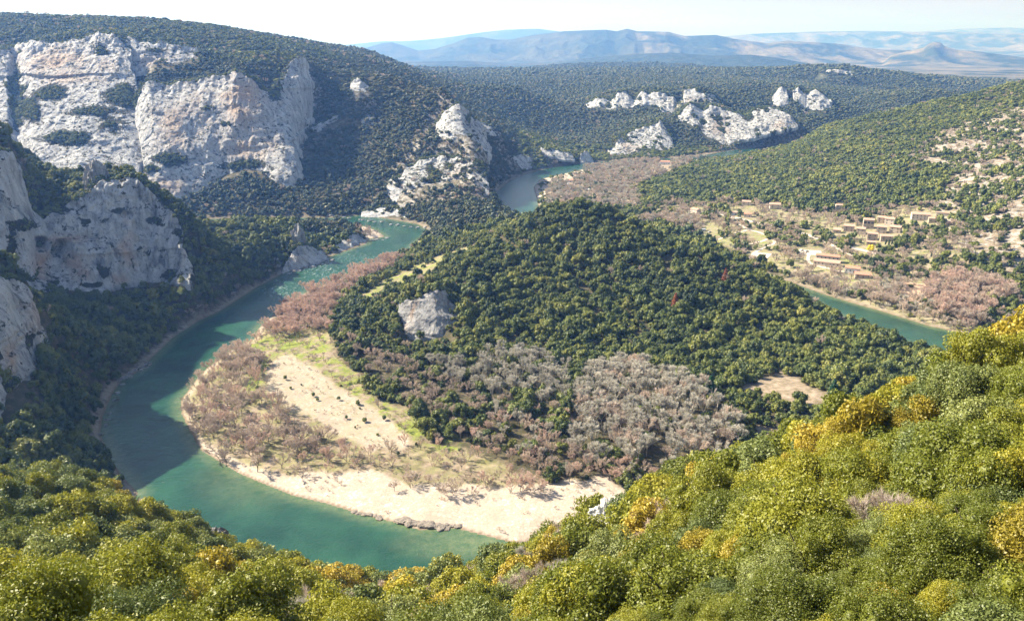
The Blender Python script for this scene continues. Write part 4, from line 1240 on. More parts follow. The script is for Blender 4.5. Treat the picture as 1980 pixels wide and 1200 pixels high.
Z_VSHORE = [(1540, 540), (1700, 585), (1880, 630), (1870, 652), (1800, 636), (1700, 606), (1600, 576), (1530, 548)]
Z_VBANK = [(1230, 430), (1330, 440), (1440, 505), (1540, 545), (1700, 600), (1870, 645), (1900, 600), (1760, 545), (1680, 560), (1560, 540), (1480, 520), (1400, 470), (1320, 410)]
Z_RCLUMP = [(1780, 560), (1850, 540), (1900, 550), (1960, 570), (1900, 640), (1830, 630)]

EVG = []   # evergreen: x, y, z, R, class
BAR = []   # leafless: x, y, z, height, class


def add_band(t0, t1, sp, R0, R1):
    X, Y, Z, sd, zn = band(t0, t1, sp, mu=900 if t1 <= 60 else 420 if t1 <= 262 else 160)
    U, V, T = zn['u'], zn['v'], zn['t']
    n = len(X)
    wig = 10 * fbm(X / 18, Y / 18, octs=3, seed=300)
    U2, V2 = U + wig, V + wig * .6
    inn = lambda p: in_poly(U2, V2, p)
    r = rng.random(n)
    pt = 0.5 + 0.5 * fbm(X / 45, Y / 45, octs=4, seed=301)       # patchiness
    red = inn(Z_RED) & (T > 500) & (T < 900); bankt = inn(Z_BANKT) & (T < 640)
    grove = (inn(Z_GROVE)) & (T > 380) & (T < 560); grove2 = inn(Z_GROVE2) & (T > 400) & (T < 620); wed = inn(Z_WOODEDGE) & (T > 360) & (T < 520)
    bre = inn(Z_BARRE) & (T < 520) & (T > 300); sbar = inn(Z_SHRUBBAR) & (T > 400) & (T < 640)
    vb = inn(Z_VBANK) & (T > 600) & (T < 1000); rc = inn(Z_RCLUMP) & (T > 500)
    sp_ = (spit := in_poly(X, Y, spit_far))
    barren = (zn['beach'] | zn['tongue'] | sp_ | zn['campbeach'])
    open_ = zn['bar'] | zn['meadow'] | zn['clearing'] | zn['village'] | zn['camp']
    dens = sp * sp / 16.0
    side_ = (U < -90) | (U > 2070)
    pe = np.where(open_ | barren, 0.0, np.where((T < 262) & (U > 560) & (U < 1320) & (V > 1030), .80, 0.96))
    pe = np.where(zn['village'], .11 * dens * 2.2 * (pt > .46) + .02, pe)
    pe = np.where(zn['camp'], .15, pe)
    pe = np.where(zn['bar'] & ~barren, 0.006 * dens, pe)
    pe = np.where(zn['meadow'], 0.02, pe)
    pe = np.where(sbar, 0.55 * (pt > .40), pe)
    pe = np.where(grove, .12, pe); pe = np.where(grove2, .25, pe); pe = np.where(wed, .38, pe)
    pe = np.where(red, .04, pe); pe = np.where(bankt, 0.01, pe); pe = np.where(bre, .02, pe)
    pe = np.where(vb, .14, pe)
    pe = np.where(zn['scree'], np.where(fbm(X / 28, Y / 28, octs=3, seed=303) > -0.06, .75, 0.08), pe)
    pe = np.where(zn['tongue'], 0.004 * dens, pe); pe = np.where(zn['beach'], 0, pe)
    # thin strips of stones along the water
    pe = np.where((sd < 6) & (T > 300), pe * .25, pe)
    spur_ = in_poly(U, V, Z_SPUR) & (T > 950) & (T < 1300)
    pe = np.where(spur_, .42, pe)
    gap = fbm(X / 22, Y / 22, octs=3, seed=305)
    pe = np.where((pe > .9) & (gap > .42) & (T > 260), .45, pe)
    pe = np.where((T < 25) & ~side_, 0, pe)
    ke = r < pe
    pb = np.zeros(n); near_ = T < 262
    pb = np.where(zn['bar'] & ~barren, .16 * dens, pb)
    pb = np.where(sbar, .45, pb); pb = np.where(grove, .58, pb); pb = np.where(grove2, .70, pb); pb = np.where(wed, .60, pb)
    pb = np.where(red, .5, pb); pb = np.where(bankt, .30, pb); pb = np.where(bre & ~zn['beach'], .22, pb); pb = np.where(bre & zn['beach'], .05, pb)
    pb = np.where(zn['village'], .16 * dens, pb); pb = np.where(vb, .62, pb); pb = np.where(rc, .8, pb)
    pb = np.where(zn['camp'] & ~zn['campbeach'], .36, pb)
    pb = np.where(~open_ & ~barren & (pb == 0), np.where(near_, np.where((U > 560) & (U < 1320) & (V > 1030), .22, .10), .05), pb)
    pb = np.where((sd > 2) & (sd < 12) & (T > 560) & (T < 1000) & ~open_, .25, pb)
    vs_ = in_poly(U, V, Z_VSHORE) & (T > 560)
    pb = np.where(vs_, .8, pb)
    kb = (~ke) & (rng.random(n) < pb)
    R = R0 * np.exp(np.clip(rng.normal(size=n), -1.6, 2.0) * R1) * (0.85 + .3 * pt)
    R = np.where(zn['scree'], R * .9, R); R = np.where(zn['bar'] | zn['tongue'], R * .35, R)
    near = (T < 262) | ((Y < 300) & (Z > 3) & (X > -150))
    g = rng.random(n)
    goldp = 0.05 + .18 * (fbm(X / 25, Y / 25, octs=2, seed=311) > .12)
    cls = np.where(near, np.where(g < goldp, 1, np.where(g > .80, 2, 0)), 3)
    cls = np.where((U < 620) & near & (cls == 1) & (g > .04), 0, cls)
    cls = np.where((U < 760) & near & (cls == 0) & (rng.random(n) < .30), 2, cls)
    for i in np.argwhere(ke).ravel():
        EVG.append((X[i], Y[i], Z[i], R[i], int(cls[i]), T[i], U[i], V[i]))
    kb = kb & ~(T < 62)
    for i in np.argwhere(kb).ravel():
        c_ = 0
        h_ = rng.uniform(6, 9)
        if red[i]: c_, h_ = 1, rng.uniform(7, 11)
        elif bankt[i]: c_, h_ = int(rng.choice([0, 1, 3])), rng.uniform(6, 11)
        elif grove[i]: c_, h_ = int(rng.choice([2, 2, 2, 0])), rng.uniform(8, 14)
        elif grove2[i]: c_, h_ = 2, rng.uniform(8, 11)
        elif bre[i]: c_, h_ = int(rng.choice([0, 3, 1])), rng.uniform(4.5, 7.5)
        elif wed[i]: c_, h_ = int(rng.choice([0, 1, 2])), rng.uniform(6, 9)
        elif zn['bar'][i]: c_, h_ = int(rng.choice([0, 3])), rng.uniform(2.5, 5)
        elif rc[i]: c_, h_ = int(rng.choice([0, 1])), rng.uniform(10, 14)
        elif vb[i] or vs_[i]: c_, h_ = int(rng.choice([0, 2, 3])), rng.uniform(7, 11)
        elif zn['camp'][i]: c_, h_ = int(rng.choice([0, 2])), rng.uniform(7, 10)
        elif near[i]: c_, h_ = 4, rng.uniform(5.5, 8)
        BAR.append((X[i], Y[i], Z[i], h_, c_, T[i], U[i], V[i]))


add_band(11, 25, 2.4, 1.5, .2)
add_band(25, 60, 3.1, 2.4, .28)
add_band(60, 262, 3.9, 2.9, .34)
add_band(262, 700, 4.6, 3.0, .36)
add_band(700, 1150, 5.0, 3.1, .34)
add_band(1150, 1900, 4.8, 3.0, .34)
add_band(1900, 3000, 6.6, 4.0, .3)
add_band(3000, 4900, 11.0, 6.4, .3)
# low dry scrub and drift scattered over the gravel
X, Y, Z, sd, zn = band(300, 620, 3.4)
ks_ = (zn['bar'] | zn['beach'] | zn['tongue']) & (rng.random(len(X)) < .30 * (0.4 + fbm(X / 18, Y / 18, octs=3, seed=401) * 1.6))
for i in np.argwhere(ks_).ravel():
    BAR.append((X[i], Y[i], Z[i], rng.uniform(.7, 1.9), 3, zn['t'][i], zn['u'][i], zn['v'][i]))
EVG = np.array(EVG); BAR = np.array(BAR)
print('evergreens', len(EVG), 'leafless', len(BAR))
import sys; sys.stderr.write('COUNT %d %d\n' % (len(EVG), len(BAR)))


def stuff_points(name, pts, sc, rot, var, meshes, label, cat):
    """one object for the uncountable rest: its points carry shared tree meshes"""
    me = bpy.data.meshes.new(name)
    me.vertices.add(len(pts)); me.vertices.foreach_set('co', np.asarray(pts, np.float32).ravel())
    for n_, a, ty in (('sc', sc, 'FLOAT'), ('zs', np.random.default_rng(5).uniform(.75, 1.3, len(pts)) * (1 - .38 * smooth(900, 1500, np.asarray(pts)[:, 1]) * (1.0 if name.startswith('ever') else 0)), 'FLOAT'), ('rot', rot, 'FLOAT'), ('var', var, 'INT')):
        at = me.attributes.new(n_, ty, 'POINT'); at.data.foreach_set('value', np.asarray(a, np.int32 if ty == 'INT' else np.float32))
    o = link(name, me)
    tag(o, label, cat, kind='stuff')
    cl = bpy.data.collections.new(name + '_shapes')
    for i, m_ in enumerate(meshes):
        p_ = bpy.data.objects.new('%s_shape_%02d' % (name, i), m_); cl.objects.link(p_)
    ng = bpy.data.node_groups.new(name, 'GeometryNodeTree')
    ng.interface.new_socket('Geometry', in_out='INPUT', socket_type='NodeSocketGeometry')
    ng.interface.new_socket('Geometry', in_out='OUTPUT', socket_type='NodeSocketGeometry')
    N = ng.nodes.new; gi = N('NodeGroupInput'); go = N('NodeGroupOutput')
    ci = N('GeometryNodeCollectionInfo'); ci.inputs['Collection'].default_value = cl; ci.inputs['Separate Children'].default_value = True; ci.inputs['Reset Children'].default_value = True
    ip = N('GeometryNodeInstanceOnPoints'); ip.inputs['Pick Instance'].default_value = True

    def na(nm, ty):
        a = N('GeometryNodeInputNamedAttribute'); a.data_type = ty; a.inputs['Name'].default_value = nm
        return a.outputs[0]
    cx = N('ShaderNodeCombineXYZ'); L_ = ng.links.new
    L_(gi.outputs[0], ip.inputs['Points']); L_(ci.outputs[0], ip.inputs['Instance']); L_(na('var', 'INT'), ip.inputs['Instance Index'])
    L_(na('rot', 'FLOAT'), cx.inputs['Z']); L_(cx.outputs[0], ip.inputs['Rotation']); 
    cs = N('ShaderNodeCombineXYZ'); mm = N('ShaderNodeMath'); mm.operation = 'MULTIPLY'; sf = na('sc', 'FLOAT'); L_(sf, mm.inputs[0]); L_(na('zs', 'FLOAT'), mm.inputs[1])
    L_(sf, cs.inputs[0]); L_(sf, cs.inputs[1]); L_(mm.outputs[0], cs.inputs[2]); L_(cs.outputs[0], ip.inputs['Scale'])
    L_(ip.outputs[0], go.inputs[0])
    md = o.modifiers.new('scatter', 'NODES'); md.node_group = ng
    return o


# ------------------------------------------------------------------ evergreens: the 300 that show largest one by one, the rest as one woodland
def near_place(u, v):
    a = ['left edge', 'below shaded gorge', 'below dark river', 'below green river', 'below dark ledge', 'below beach', 'by white rock', 'below grey grove', 'below brown clearing',
         'below right river', 'right edge'][int(np.searchsorted([150, 330, 520, 750, 960, 1130, 1260, 1450, 1660, 1850], u))]
    cr = float(np.interp(u, [0, 200, 420, 720, 960, 1170, 1500, 1850, 1980], [905, 930, 1020, 1105, 1045, 965, 850, 655, 622]))
    f_ = (v - cr) / (1200 - cr)
    b = 'on the crest' if f_ < .15 else 'high' if f_ < .38 else 'midway' if f_ < .62 else 'low' if f_ < .86 else 'along the bottom'
    return b + ' on near slope, ' + a


order = np.argsort(-(EVG[:, 3] / EVG[:, 5]) * (1.0 * ((EVG[:, 6] > -40) & (EVG[:, 6] < 2020) & (EVG[:, 7] > 500) & (EVG[:, 7] < 1290) & (EVG[:, 5] < 262))))
solo = order[:292]
CLS = {0: (NEAR0, 'evergreen_oak', 'olive green evergreen oak', 'evergreen oaks on the near slope'), 1: (GOLD0, 'golden_tree', 'golden yellow leafy tree', 'golden leafy trees on the near slope'),
       2: (GREY0, 'evergreen_oak', 'grey green evergreen oak', 'grey green oaks on the near slope')}
for n_, i in enumerate(solo):
    x, y, z, R, c_, t, u, v = EVG[i]
    shapes, nm, lb, grp = CLS[int(c_)]
    if t < 62 and c_ != 1:
        shapes = NEARX
    if t > 110:
        shapes = {0: MID, 1: MIDG, 2: MIDY}[int(c_)]
    e = link(nm, None, loc=(x, y, z - .2), rot=(0, 0, rng.uniform(0, 6.28)), scale=(R * rng.uniform(.92, 1.1), R * rng.uniform(.92, 1.1), R * rng.uniform(.95, 1.25)))
    tag(e, '%s %s, %s' % ('broad' if R > 3.8 else 'mid sized' if R > 2.8 else 'small', lb, near_place(u, v)), 'tree', grp)
    link('crown', shapes[n_ % len(shapes)], parent=e)
    link('trunk', TRUNKS[n_ % 3], parent=e)
rest = order[292:]
E = EVG[rest]
pts = E[:, :3] - np.array([0, 0, .3]); vr = np.zeros(len(E), int); t_ = E[:, 5]; rn = rng.integers(0, 1000, len(E))
shapes = MID + MIDG + MIDY + OAKM + OAKF + OAKX + NEAR0 + OAKB + NEARX
o1 = len(MID); o2 = o1 + len(MIDG); o3 = o2 + len(MIDY); o4 = o3 + len(OAKM); o5 = o4 + len(OAKF); o6 = o5 + len(OAKX)
vr = np.where(E[:, 4] == 0, rn % o1, np.where(E[:, 4] == 1, o1 + rn % len(MIDG), o2 + rn % len(MIDY)))
vr = np.where(E[:, 4] == 3, o3 + rn % len(OAKM), vr)
vr = np.where(t_ > 850, o4 + rn % len(OAKF), vr); vr = np.where(t_ > 1700, o5 + rn % len(OAKX), vr)
far_side = (E[:, 6] < 1000) & (t_ > 900) & (t_ <= 1700) & ((E[:, 2] < 185) | (rn % 3 == 0))      # gorge side takes the scrub leaves with shade put into their colour
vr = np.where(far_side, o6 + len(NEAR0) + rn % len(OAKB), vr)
vr = np.where(t_ < 100, o6 + rn % len(NEAR0), vr)
vr = np.where(t_ < 62, o6 + len(NEAR0) + len(OAKB) + rn % 4, vr)
bs = np.array(BUSH_SPOTS) if BUSH_SPOTS else np.zeros((0, 4))
print('bushes on cliffs', len(bs))
pts = np.concatenate([pts, bs[:, :3]]); sc = np.concatenate([E[:, 3], bs[:, 3]]); vr = np.concatenate([vr, o4 + rng.integers(0, len(OAKF), len(bs))])
stuff_points('evergreen_woodland', pts, sc, rng.uniform(0, 6.28, len(pts)), vr, shapes, 'evergreen oak wood covering the hills, slopes and plateaus of the gorge', 'woodland')

# ------------------------------------------------------------------ leafless trees
sz = BAR[:, 3] / BAR[:, 5] * (1.0 * ((BAR[:, 6] > -20) & (BAR[:, 6] < 2000) & (BAR[:, 7] < 1280)))
order = np.argsort(-sz); solo = order[:285]; rest = order[285:]
BK = {0: (BARE_P, 'bare_tree', 'leafless brown tree'), 1: (BARE_R, 'bare_willow', 'leafless reddish willow'), 2: (BARE_G, 'bare_tree', 'leafless silver grey tree'), 3: (BARE_S, 'bare_shrub', 'leafless many stemmed brown shrub'), 4: (BARE_N, 'bare_tree', 'leafless pale brown tree')}


def rank(val, lo, hi, words):
    return words[int(np.clip((val - lo) / (hi - lo) * len(words), 0, len(words) - 1))]


def place_words(u, v, t):
    """(where, group)"""
    H7 = ['far left', 'left', 'left of centre', 'centre', 'right of centre', 'right', 'far right']
    V5 = ['top row', 'upper part', 'middle', 'lower part', 'bottom row']
    if t < 262: return near_place(u, v), 'on the near slope'
    if u > 1230 and t > 560: return 'on the bank below the village, ' + rank(u, 1230, 1900, H7), 'on the river bank below the village'
    if v < 660 and u < 820: return 'belt by the upper bend, %s, %s' % (rank(u, 500, 790, H7), rank(v, 470, 660, V5)), 'in the belt beside the upper bend'
    if u < 480: return 'outer tip of the gravel bar, %s, %s' % (rank(v, 640, 900, V5), rank(u, 340, 480, H7[1::2])), 'on the outer tip of the gravel bar'
    if u > 1090 and v < 930: return 'grove under the central hill, %s, %s' % (rank(v, 710, 910, V5), rank(u, 1100, 1440, H7)), 'in the grove below the central hill'
    if v > 900: return 'edge of the pale beach, ' + rank(u, 480, 1200, H7), 'on the edge of the beach'
    return 'grassy bar and wood edge, %s, %s' % (rank(v, 640, 900, V5), rank(u, 480, 1100, H7)), 'on the grassy bar and its wood edge'


for n_, i in enumerate(solo):
    x, y, z, hh_, c_, t, u, v = BAR[i]
    kinds, nm, lb = BK[int(c_)]
    e = link(nm, None, loc=(x, y, z - .1), rot=(0, 0, rng.uniform(0, 6.28)), scale=(hh_ * rng.uniform(.9, 1.15), hh_ * rng.uniform(.9, 1.15), hh_))
    pw_, gp_ = place_words(u, v, t)
    tag(e, '%s %s, %s' % ('tall' if hh_ > 9 else 'short' if hh_ < 6 else 'mid sized', lb.replace('many stemmed ', ''), pw_), 'shrub' if c_ == 3 else 'tree', ('%ss ' % lb) + gp_)
    tr, br = kinds[n_ % len(kinds)]
    link('trunk', tr, parent=e); link('branches', br, parent=e)
Bq = BAR[rest]
kk = [BARE_P, BARE_R, BARE_G, BARE_S, BARE_N]
shapes = []; offs = []
for k_ in kk:
    offs.append(len(shapes)); shapes += [b for _, b in k_]
nb_ = len(shapes)
shapes += [a for k_ in kk for a, _ in k_]
base = np.array([offs[int(c)] + rng.integers(0, len(kk[int(c)])) for c in Bq[:, 4]])
pp = np.concatenate([Bq[:, :3], Bq[:, :3]]); rt = rng.uniform(0, 6.28, len(Bq))
stuff_points('leafless_woodland', pp, np.concatenate([Bq[:, 3]] * 2), np.concatenate([rt, rt]), np.concatenate([base, base + nb_]), shapes, 'leafless brown and grey woods along the river banks and scattered over the slopes', 'woodland')
# ------------------------------------------------------------------ things placed one by one
TT = np.concatenate([np.linspace(20, 400, 1500), np.linspace(400, 3000, 5200)])


def spot(u, v, dz=0.0):
    """where the line of sight through this place of the picture meets the ground"""
    xd, yy, w = ray(u, v)
    X, Y, Z = xd * TT, yy * TT, H + w * TT
    g = np.maximum(ground_z(X, Y), 0.0)
    i = int(np.argmax(Z < g))
    return float(X[i]), float(Y[i]), float(g[i]) + dz


def strip(name, pix, width, mat, lift=0.16, z=None):
    pts = np.array([spot(u, v)[:2] for u, v in pix])
    s = np.concatenate([[0], np.cumsum(np.hypot(*np.diff(pts, axis=0).T))]); n = max(4, int(s[-1] / 3))
    q = np.linspace(0, s[-1], n); X = np.interp(q, s, pts[:, 0]); Y = np.interp(q, s, pts[:, 1])
    for _ in range(6):
        X[1:-1] = (X[:-2] + 2 * X[1:-1] + X[2:]) / 4; Y[1:-1] = (Y[:-2] + 2 * Y[1:-1] + Y[2:]) / 4
    dx, dy = np.gradient(X), np.gradient(Y); l = np.hypot(dx, dy) + 1e-9
    nx, ny = -dy / l, dx / l
    R = []
    for k in (-1, -.5, 0, .5, 1):
        a, b = X + nx * k * width / 2, Y + ny * k * width / 2
        R.append((a, b, ground_z(a, b) + lift))
    R = np.array(R).transpose(0, 2, 1)
    return tag(link(name, grid_mesh(name, R[..., 0], R[..., 1], R[..., 2]), mat), kind='structure')


M['lane'] = plain('pale_road_surface', (0.42, 0.37, 0.32), .95, .12, .3)
M['dirt'] = plain('trodden_gravel', (0.55, 0.46, 0.37), .95, .12, .3)
strip('road', [(1321, 380), (1346, 393), (1377, 400), (1402, 417), (1452, 428), (1490, 437), (1523, 446), (1558, 453), (1594, 466), (1629, 474), (1667, 484), (1700, 491), (1715, 495)], 6.5, M['lane'])
strip('path', [(1594, 467), (1619, 479), (1644, 494), (1670, 501), (1700, 508), (1720, 507)], 5, M['dirt'], .18)
strip('path', [(1404, 418), (1425, 430), (1445, 443), (1473, 451), (1490, 458), (1475, 467), (1450, 472)], 3.6, M['dirt'], .18)
strip('path', [(1445, 445), (1415, 453), (1382, 466), (1351, 465)], 3.6, M['dirt'], .19)
strip('path', [(1492, 460), (1500, 470), (1473, 481), (1455, 491)], 3.4, M['dirt'], .19)
strip('path', [(1490, 458), (1530, 461), (1560, 462)], 3, M['dirt'], .2)
strip('path', [(1565, 492), (1561, 501), (1569, 513), (1617, 523), (1640, 527)], 3.2, M['dirt'], .19)
strip('gravel_yard', [(1450, 494), (1486, 498)], 22, M['dirt'], .24)
strip('gravel_yard', [(1545, 487), (1588, 490)], 17, M['dirt'], .24)
strip('bare_field', [(1750, 586), (1776, 548)], 26, plain('tilled_soil', (0.40, 0.28, 0.19), .95, .12, .5), .26)

# ---- houses
def mat_tiles(name, a, b):
    k = NT(name)
    tc = k.n('ShaderNodeTexCoord').outputs['Object']
    w = k.n('ShaderNodeTexWave'); w.inputs['Scale'].default_value = 1.6; w.inputs['Distortion'].default_value = .6
    k.l(tc, w.inputs['Vector'])
    c_ = k.ramp(k.noise(1.2, 5, .7), [(0.3, a), (0.7, b)])
    c_ = k.mix(k.math('MULTIPLY', w.outputs['Fac'], .25), c_, tuple(x * .55 for x in a))
    k.surf(c_, .9)
    return k.m


M['tiles'] = mat_tiles('faded_clay_tiles', (0.40, 0.23, 0.16), (0.56, 0.38, 0.29))
M['tiles_red'] = mat_tiles('red_clay_tiles', (0.42, 0.19, 0.12), (0.56, 0.28, 0.19))
M['stonewall'] = plain('rubble_stone_wall', (0.42, 0.34, 0.265), .95, .28, 1.1)
M['render'] = plain('cream_wall_render', (0.60, 0.51, 0.42), .9, .08, .6)
M['whitewall'] = plain('white_wall_render', (0.72, 0.69, 0.66), .9, .06, .6)
M['shade_glass'] = plain('window_glass', (0.03, 0.035, 0.04), .2, .1, 2, .6)
M['shutter'] = plain('painted_shutter', (0.22, 0.16, 0.12), .7, .15, 4)


def box(bm_, x0, x1, y0, y1, z0, z1):
    vs = [bm_.verts.new(p) for p in ((x0, y0, z0), (x1, y0, z0), (x1, y1, z0), (x0, y1, z0), (x0, y0, z1), (x1, y0, z1), (x1, y1, z1), (x0, y1, z1))]
    for f_ in ((0, 3, 2, 1), (4, 5, 6, 7), (0, 1, 5, 4), (1, 2, 6, 5), (2, 3, 7, 6), (3, 0, 4, 7)):
        bm_.faces.new([vs[i] for i in f_])


def bm_obj(name, bm_, mat, parent=None):
    me = bpy.data.meshes.new(name); bm_.to_mesh(me); bm_.free()
    return link(name, me, mat, parent)


def house(u, v, w, d, h, rot, label, wall='stonewall', roof='tiles', name='stone_house', wins=(2, 2), pitch=.32, shed=False, loggia=False, sink=1.5, chim=True, group='stone houses of the riverside village'):
    x, y, z = spot(u, v)
    w *= 1.0; d *= 1.05; h *= 1.15; rot += float(rng.uniform(-12, 12))
    e = link(name, None, loc=(x, y, z + .5), rot=(0, 0, math.radians(rot)))
    tag(e, label, 'house', group)
    b = bmesh.new()
    rh = (d / 2 * pitch) if not shed else d * pitch
    # walls with gables
    hw, hd = w / 2, d / 2
    pts_l = [(-hw, -hd, -sink), (-hw, hd, -sink), (-hw, hd, h + (rh if shed else 0)), (-hw, 0, h + rh * (.5 if shed else 1)), (-hw, -hd, h)]
    L_ = [b.verts.new(p) for p in pts_l]; R_ = [b.verts.new((hw, p[1], p[2])) for p in pts_l]
    b.faces.new(L_[::-1]); b.faces.new(R_)
    for i in range(5):
        j = (i + 1) % 5
        b.faces.new((L_[i], L_[j], R_[j], R_[i]))
    bmesh.ops.recalc_face_normals(b, faces=b.faces)
    bm_obj('wall', b, M[wall], e)
    b = bmesh.new(); o = .45; th = .22
    if shed:
        prof = [(-hd - o, h - o * pitch), (hd + o, h + rh + o * pitch)]
    else:
        prof = [(-hd - o, h - o * pitch), (0, h + rh), (hd + o, h - o * pitch)]
    up = [[b.verts.new((sx, py, pz + .03 + th)) for py, pz in prof] for sx in (-hw - o * .6, hw + o * .6)]
    lo = [[b.verts.new((sx, py, pz + .03)) for py, pz in prof] for sx in (-hw - o * .6, hw + o * .6)]
    for i in range(len(prof) - 1):
        b.faces.new((up[0][i], up[1][i], up[1][i + 1], up[0][i + 1])); b.faces.new((lo[0][i], lo[0][i + 1], lo[1][i + 1], lo[1][i]))
        for s_ in (0, 1):
            b.faces.new((up[s_][i], up[s_][i + 1], lo[s_][i + 1], lo[s_][i]))
    for i in (0, len(prof) - 1):
        b.faces.new((up[0][i], lo[0][i], lo[1][i], up[1][i]))
    bmesh.ops.recalc_face_normals(b, faces=b.faces)
    rf = bm_obj('roof', b, M[roof], e)
    if chim:
        b = bmesh.new(); cx = hw * .5; box(b, cx - .4, cx + .4, .3, 1.0, h + rh * .4, h + rh + 1.0)
        bm_obj('chimney', b, M[wall], rf)
    # openings on the front and on both gable ends
    nx_, nz_ = wins
    for k in range(nx_):
        for q_ in range(nz_):
            cx = -hw + (k + .5) * w / nx_; cz = 1.1 + q_ * (h - 1.0) / max(1, nz_)
            if loggia and q_ == nz_ - 1:
                ww, hh_ = w / nx_ * .36, 1.1
            else:
                ww, hh_ = .5, .65
            if q_ == 0 and k == nx_ // 2:
                b = bmesh.new(); box(b, cx - .6, cx + .6, -hd - .04, -hd + .1, -.2, 2.0); bm_obj('door', b, M['shutter'], e)
                continue
            b = bmesh.new(); box(b, cx - ww, cx + ww, -hd - .03, -hd + .1, cz, cz + 2 * hh_); bm_obj('window', b, M['shade_glass'], e)
    for s_ in (-1, 1):
        b = bmesh.new(); box(b, s_ * hw - .05, s_ * hw + .05, -.5, .5, h * .55, h * .55 + 1.1); bm_obj('window', b, M['shade_glass'], e)
    return e


house(1600, 506, 22, 7, 5.2, -22, 'long farmhouse with a high red tiled roof behind a lower wing near the gravel yard', 'render', 'tiles_red', wins=(6, 2))
house(1598, 513, 24, 6, 2.9, -22, 'low long wing with a pink tiled roof in front of the long farmhouse', 'render', 'tiles', wins=(7, 1), shed=True, pitch=.22, chim=False)
house(1648, 526, 13, 8, 3.6, -22, 'red roofed house with a white end wall right of the long farmhouse', 'whitewall', 'tiles_red', wins=(4, 1))
house(1668, 536, 14, 7, 2.4, -15, 'low open shed with a flat dark red roof nearest the river', 'stonewall', 'tiles_red', wins=(3, 1), shed=True, pitch=.12, chim=False, name='shed')
house(1678, 441, 11, 8, 8.2, -28, 'tall stone house with an arched loggia under its roof at the top of the hamlet', wins=(3, 2), loggia=True)
house(1641, 446, 11, 9, 4.8, -25, 'stone house with a dark right gable at the left end of the hamlet')
house(1618, 450, 8, 6, 2.8, -15, 'small stone barn with a wide dark opening, leftmost of the hamlet', wins=(1, 1), loggia=True, shed=True, pitch=.2, chim=False, name='barn')
house(1664, 452, 9, 8, 5.0, -25, 'square stone house just below the tall loggia house')
house(1704, 430, 9, 8, 5.0, -20, 'stone house right behind the tall loggia house')
house(1720, 434, 10, 8, 5.6, -35, 'pale stone house on the upper row of the hamlet', 'render')
house(1704, 450, 10, 8, 5.8, -30, 'stone house with a dark side wall in the middle of the hamlet')
house(1731, 449, 11, 9, 5.0, -40, 'stone house with a wide roof at the right end of the hamlet')
house(1686, 463, 10, 7, 5.5, -25, 'tall narrow stone house on the lower edge of the hamlet')
house(1713, 465, 12, 7, 4.2, -20, 'stone house behind the dark cypresses on the lower row')
house(1684, 473, 9, 5, 2.4, -20, 'low pink roofed outbuilding below the hamlet', chim=False, name='outbuilding', wins=(3, 1))
house(1779, 424, 19, 10, 5.2, -28, 'large pale farm with the widest roof, right of the hamlet under the rocky slope', 'render', wins=(5, 2))
house(1803, 430, 9, 7, 3.8, -28, 'lower house joined to the right side of the large pale farm', wins=(2, 1))
house(1832, 435, 6, 5, 2.4, -10, 'tiny stone hut among the scree right of the large farm', wins=(1, 1), chim=False, name='hut')
house(1822, 418, 13, 3, 3.2, -25, 'long blank pale wall house above the tiny hut', 'render', wins=(1, 1), chim=False)
house(1498, 403, 13, 9, 4.6, -20, 'pink roofed house standing alone under the wooded hillside', 'render')
house(1443, 397, 11, 8, 4.2, -30, 'pale house half hidden by trees left of the lone pink roofed house', 'render')
house(1345, 412, 11, 8, 4.0, -60, 'cream house at the left end of the village by the upper road', 'render')
house(1446, 419, 9, 7, 3.0, -20, 'small house with an orange roof beside the road', 'render', 'tiles_red', wins=(2, 1))
house(1419, 415, 9, 5, 2.4, -10, 'low white building beside the road left of the orange roof', 'whitewall', wins=(2, 1), chim=False)
house(1622, 403, 8, 6, 3.4, -20, 'small pale cabin at the edge of the wood above the hamlet', 'render', chim=False, name='cabin')
house(1286, 318, 17, 9, 4.4, -5, 'distant white building with a long red roof beside the far river bend', 'whitewall', 'tiles_red', wins=(5, 1))
house(1104, 352, 8, 6, 2.6, -10, 'small red roofed hut on the far camping ground', 'whitewall', 'tiles_red', chim=False, name='hut', wins=(1, 1))


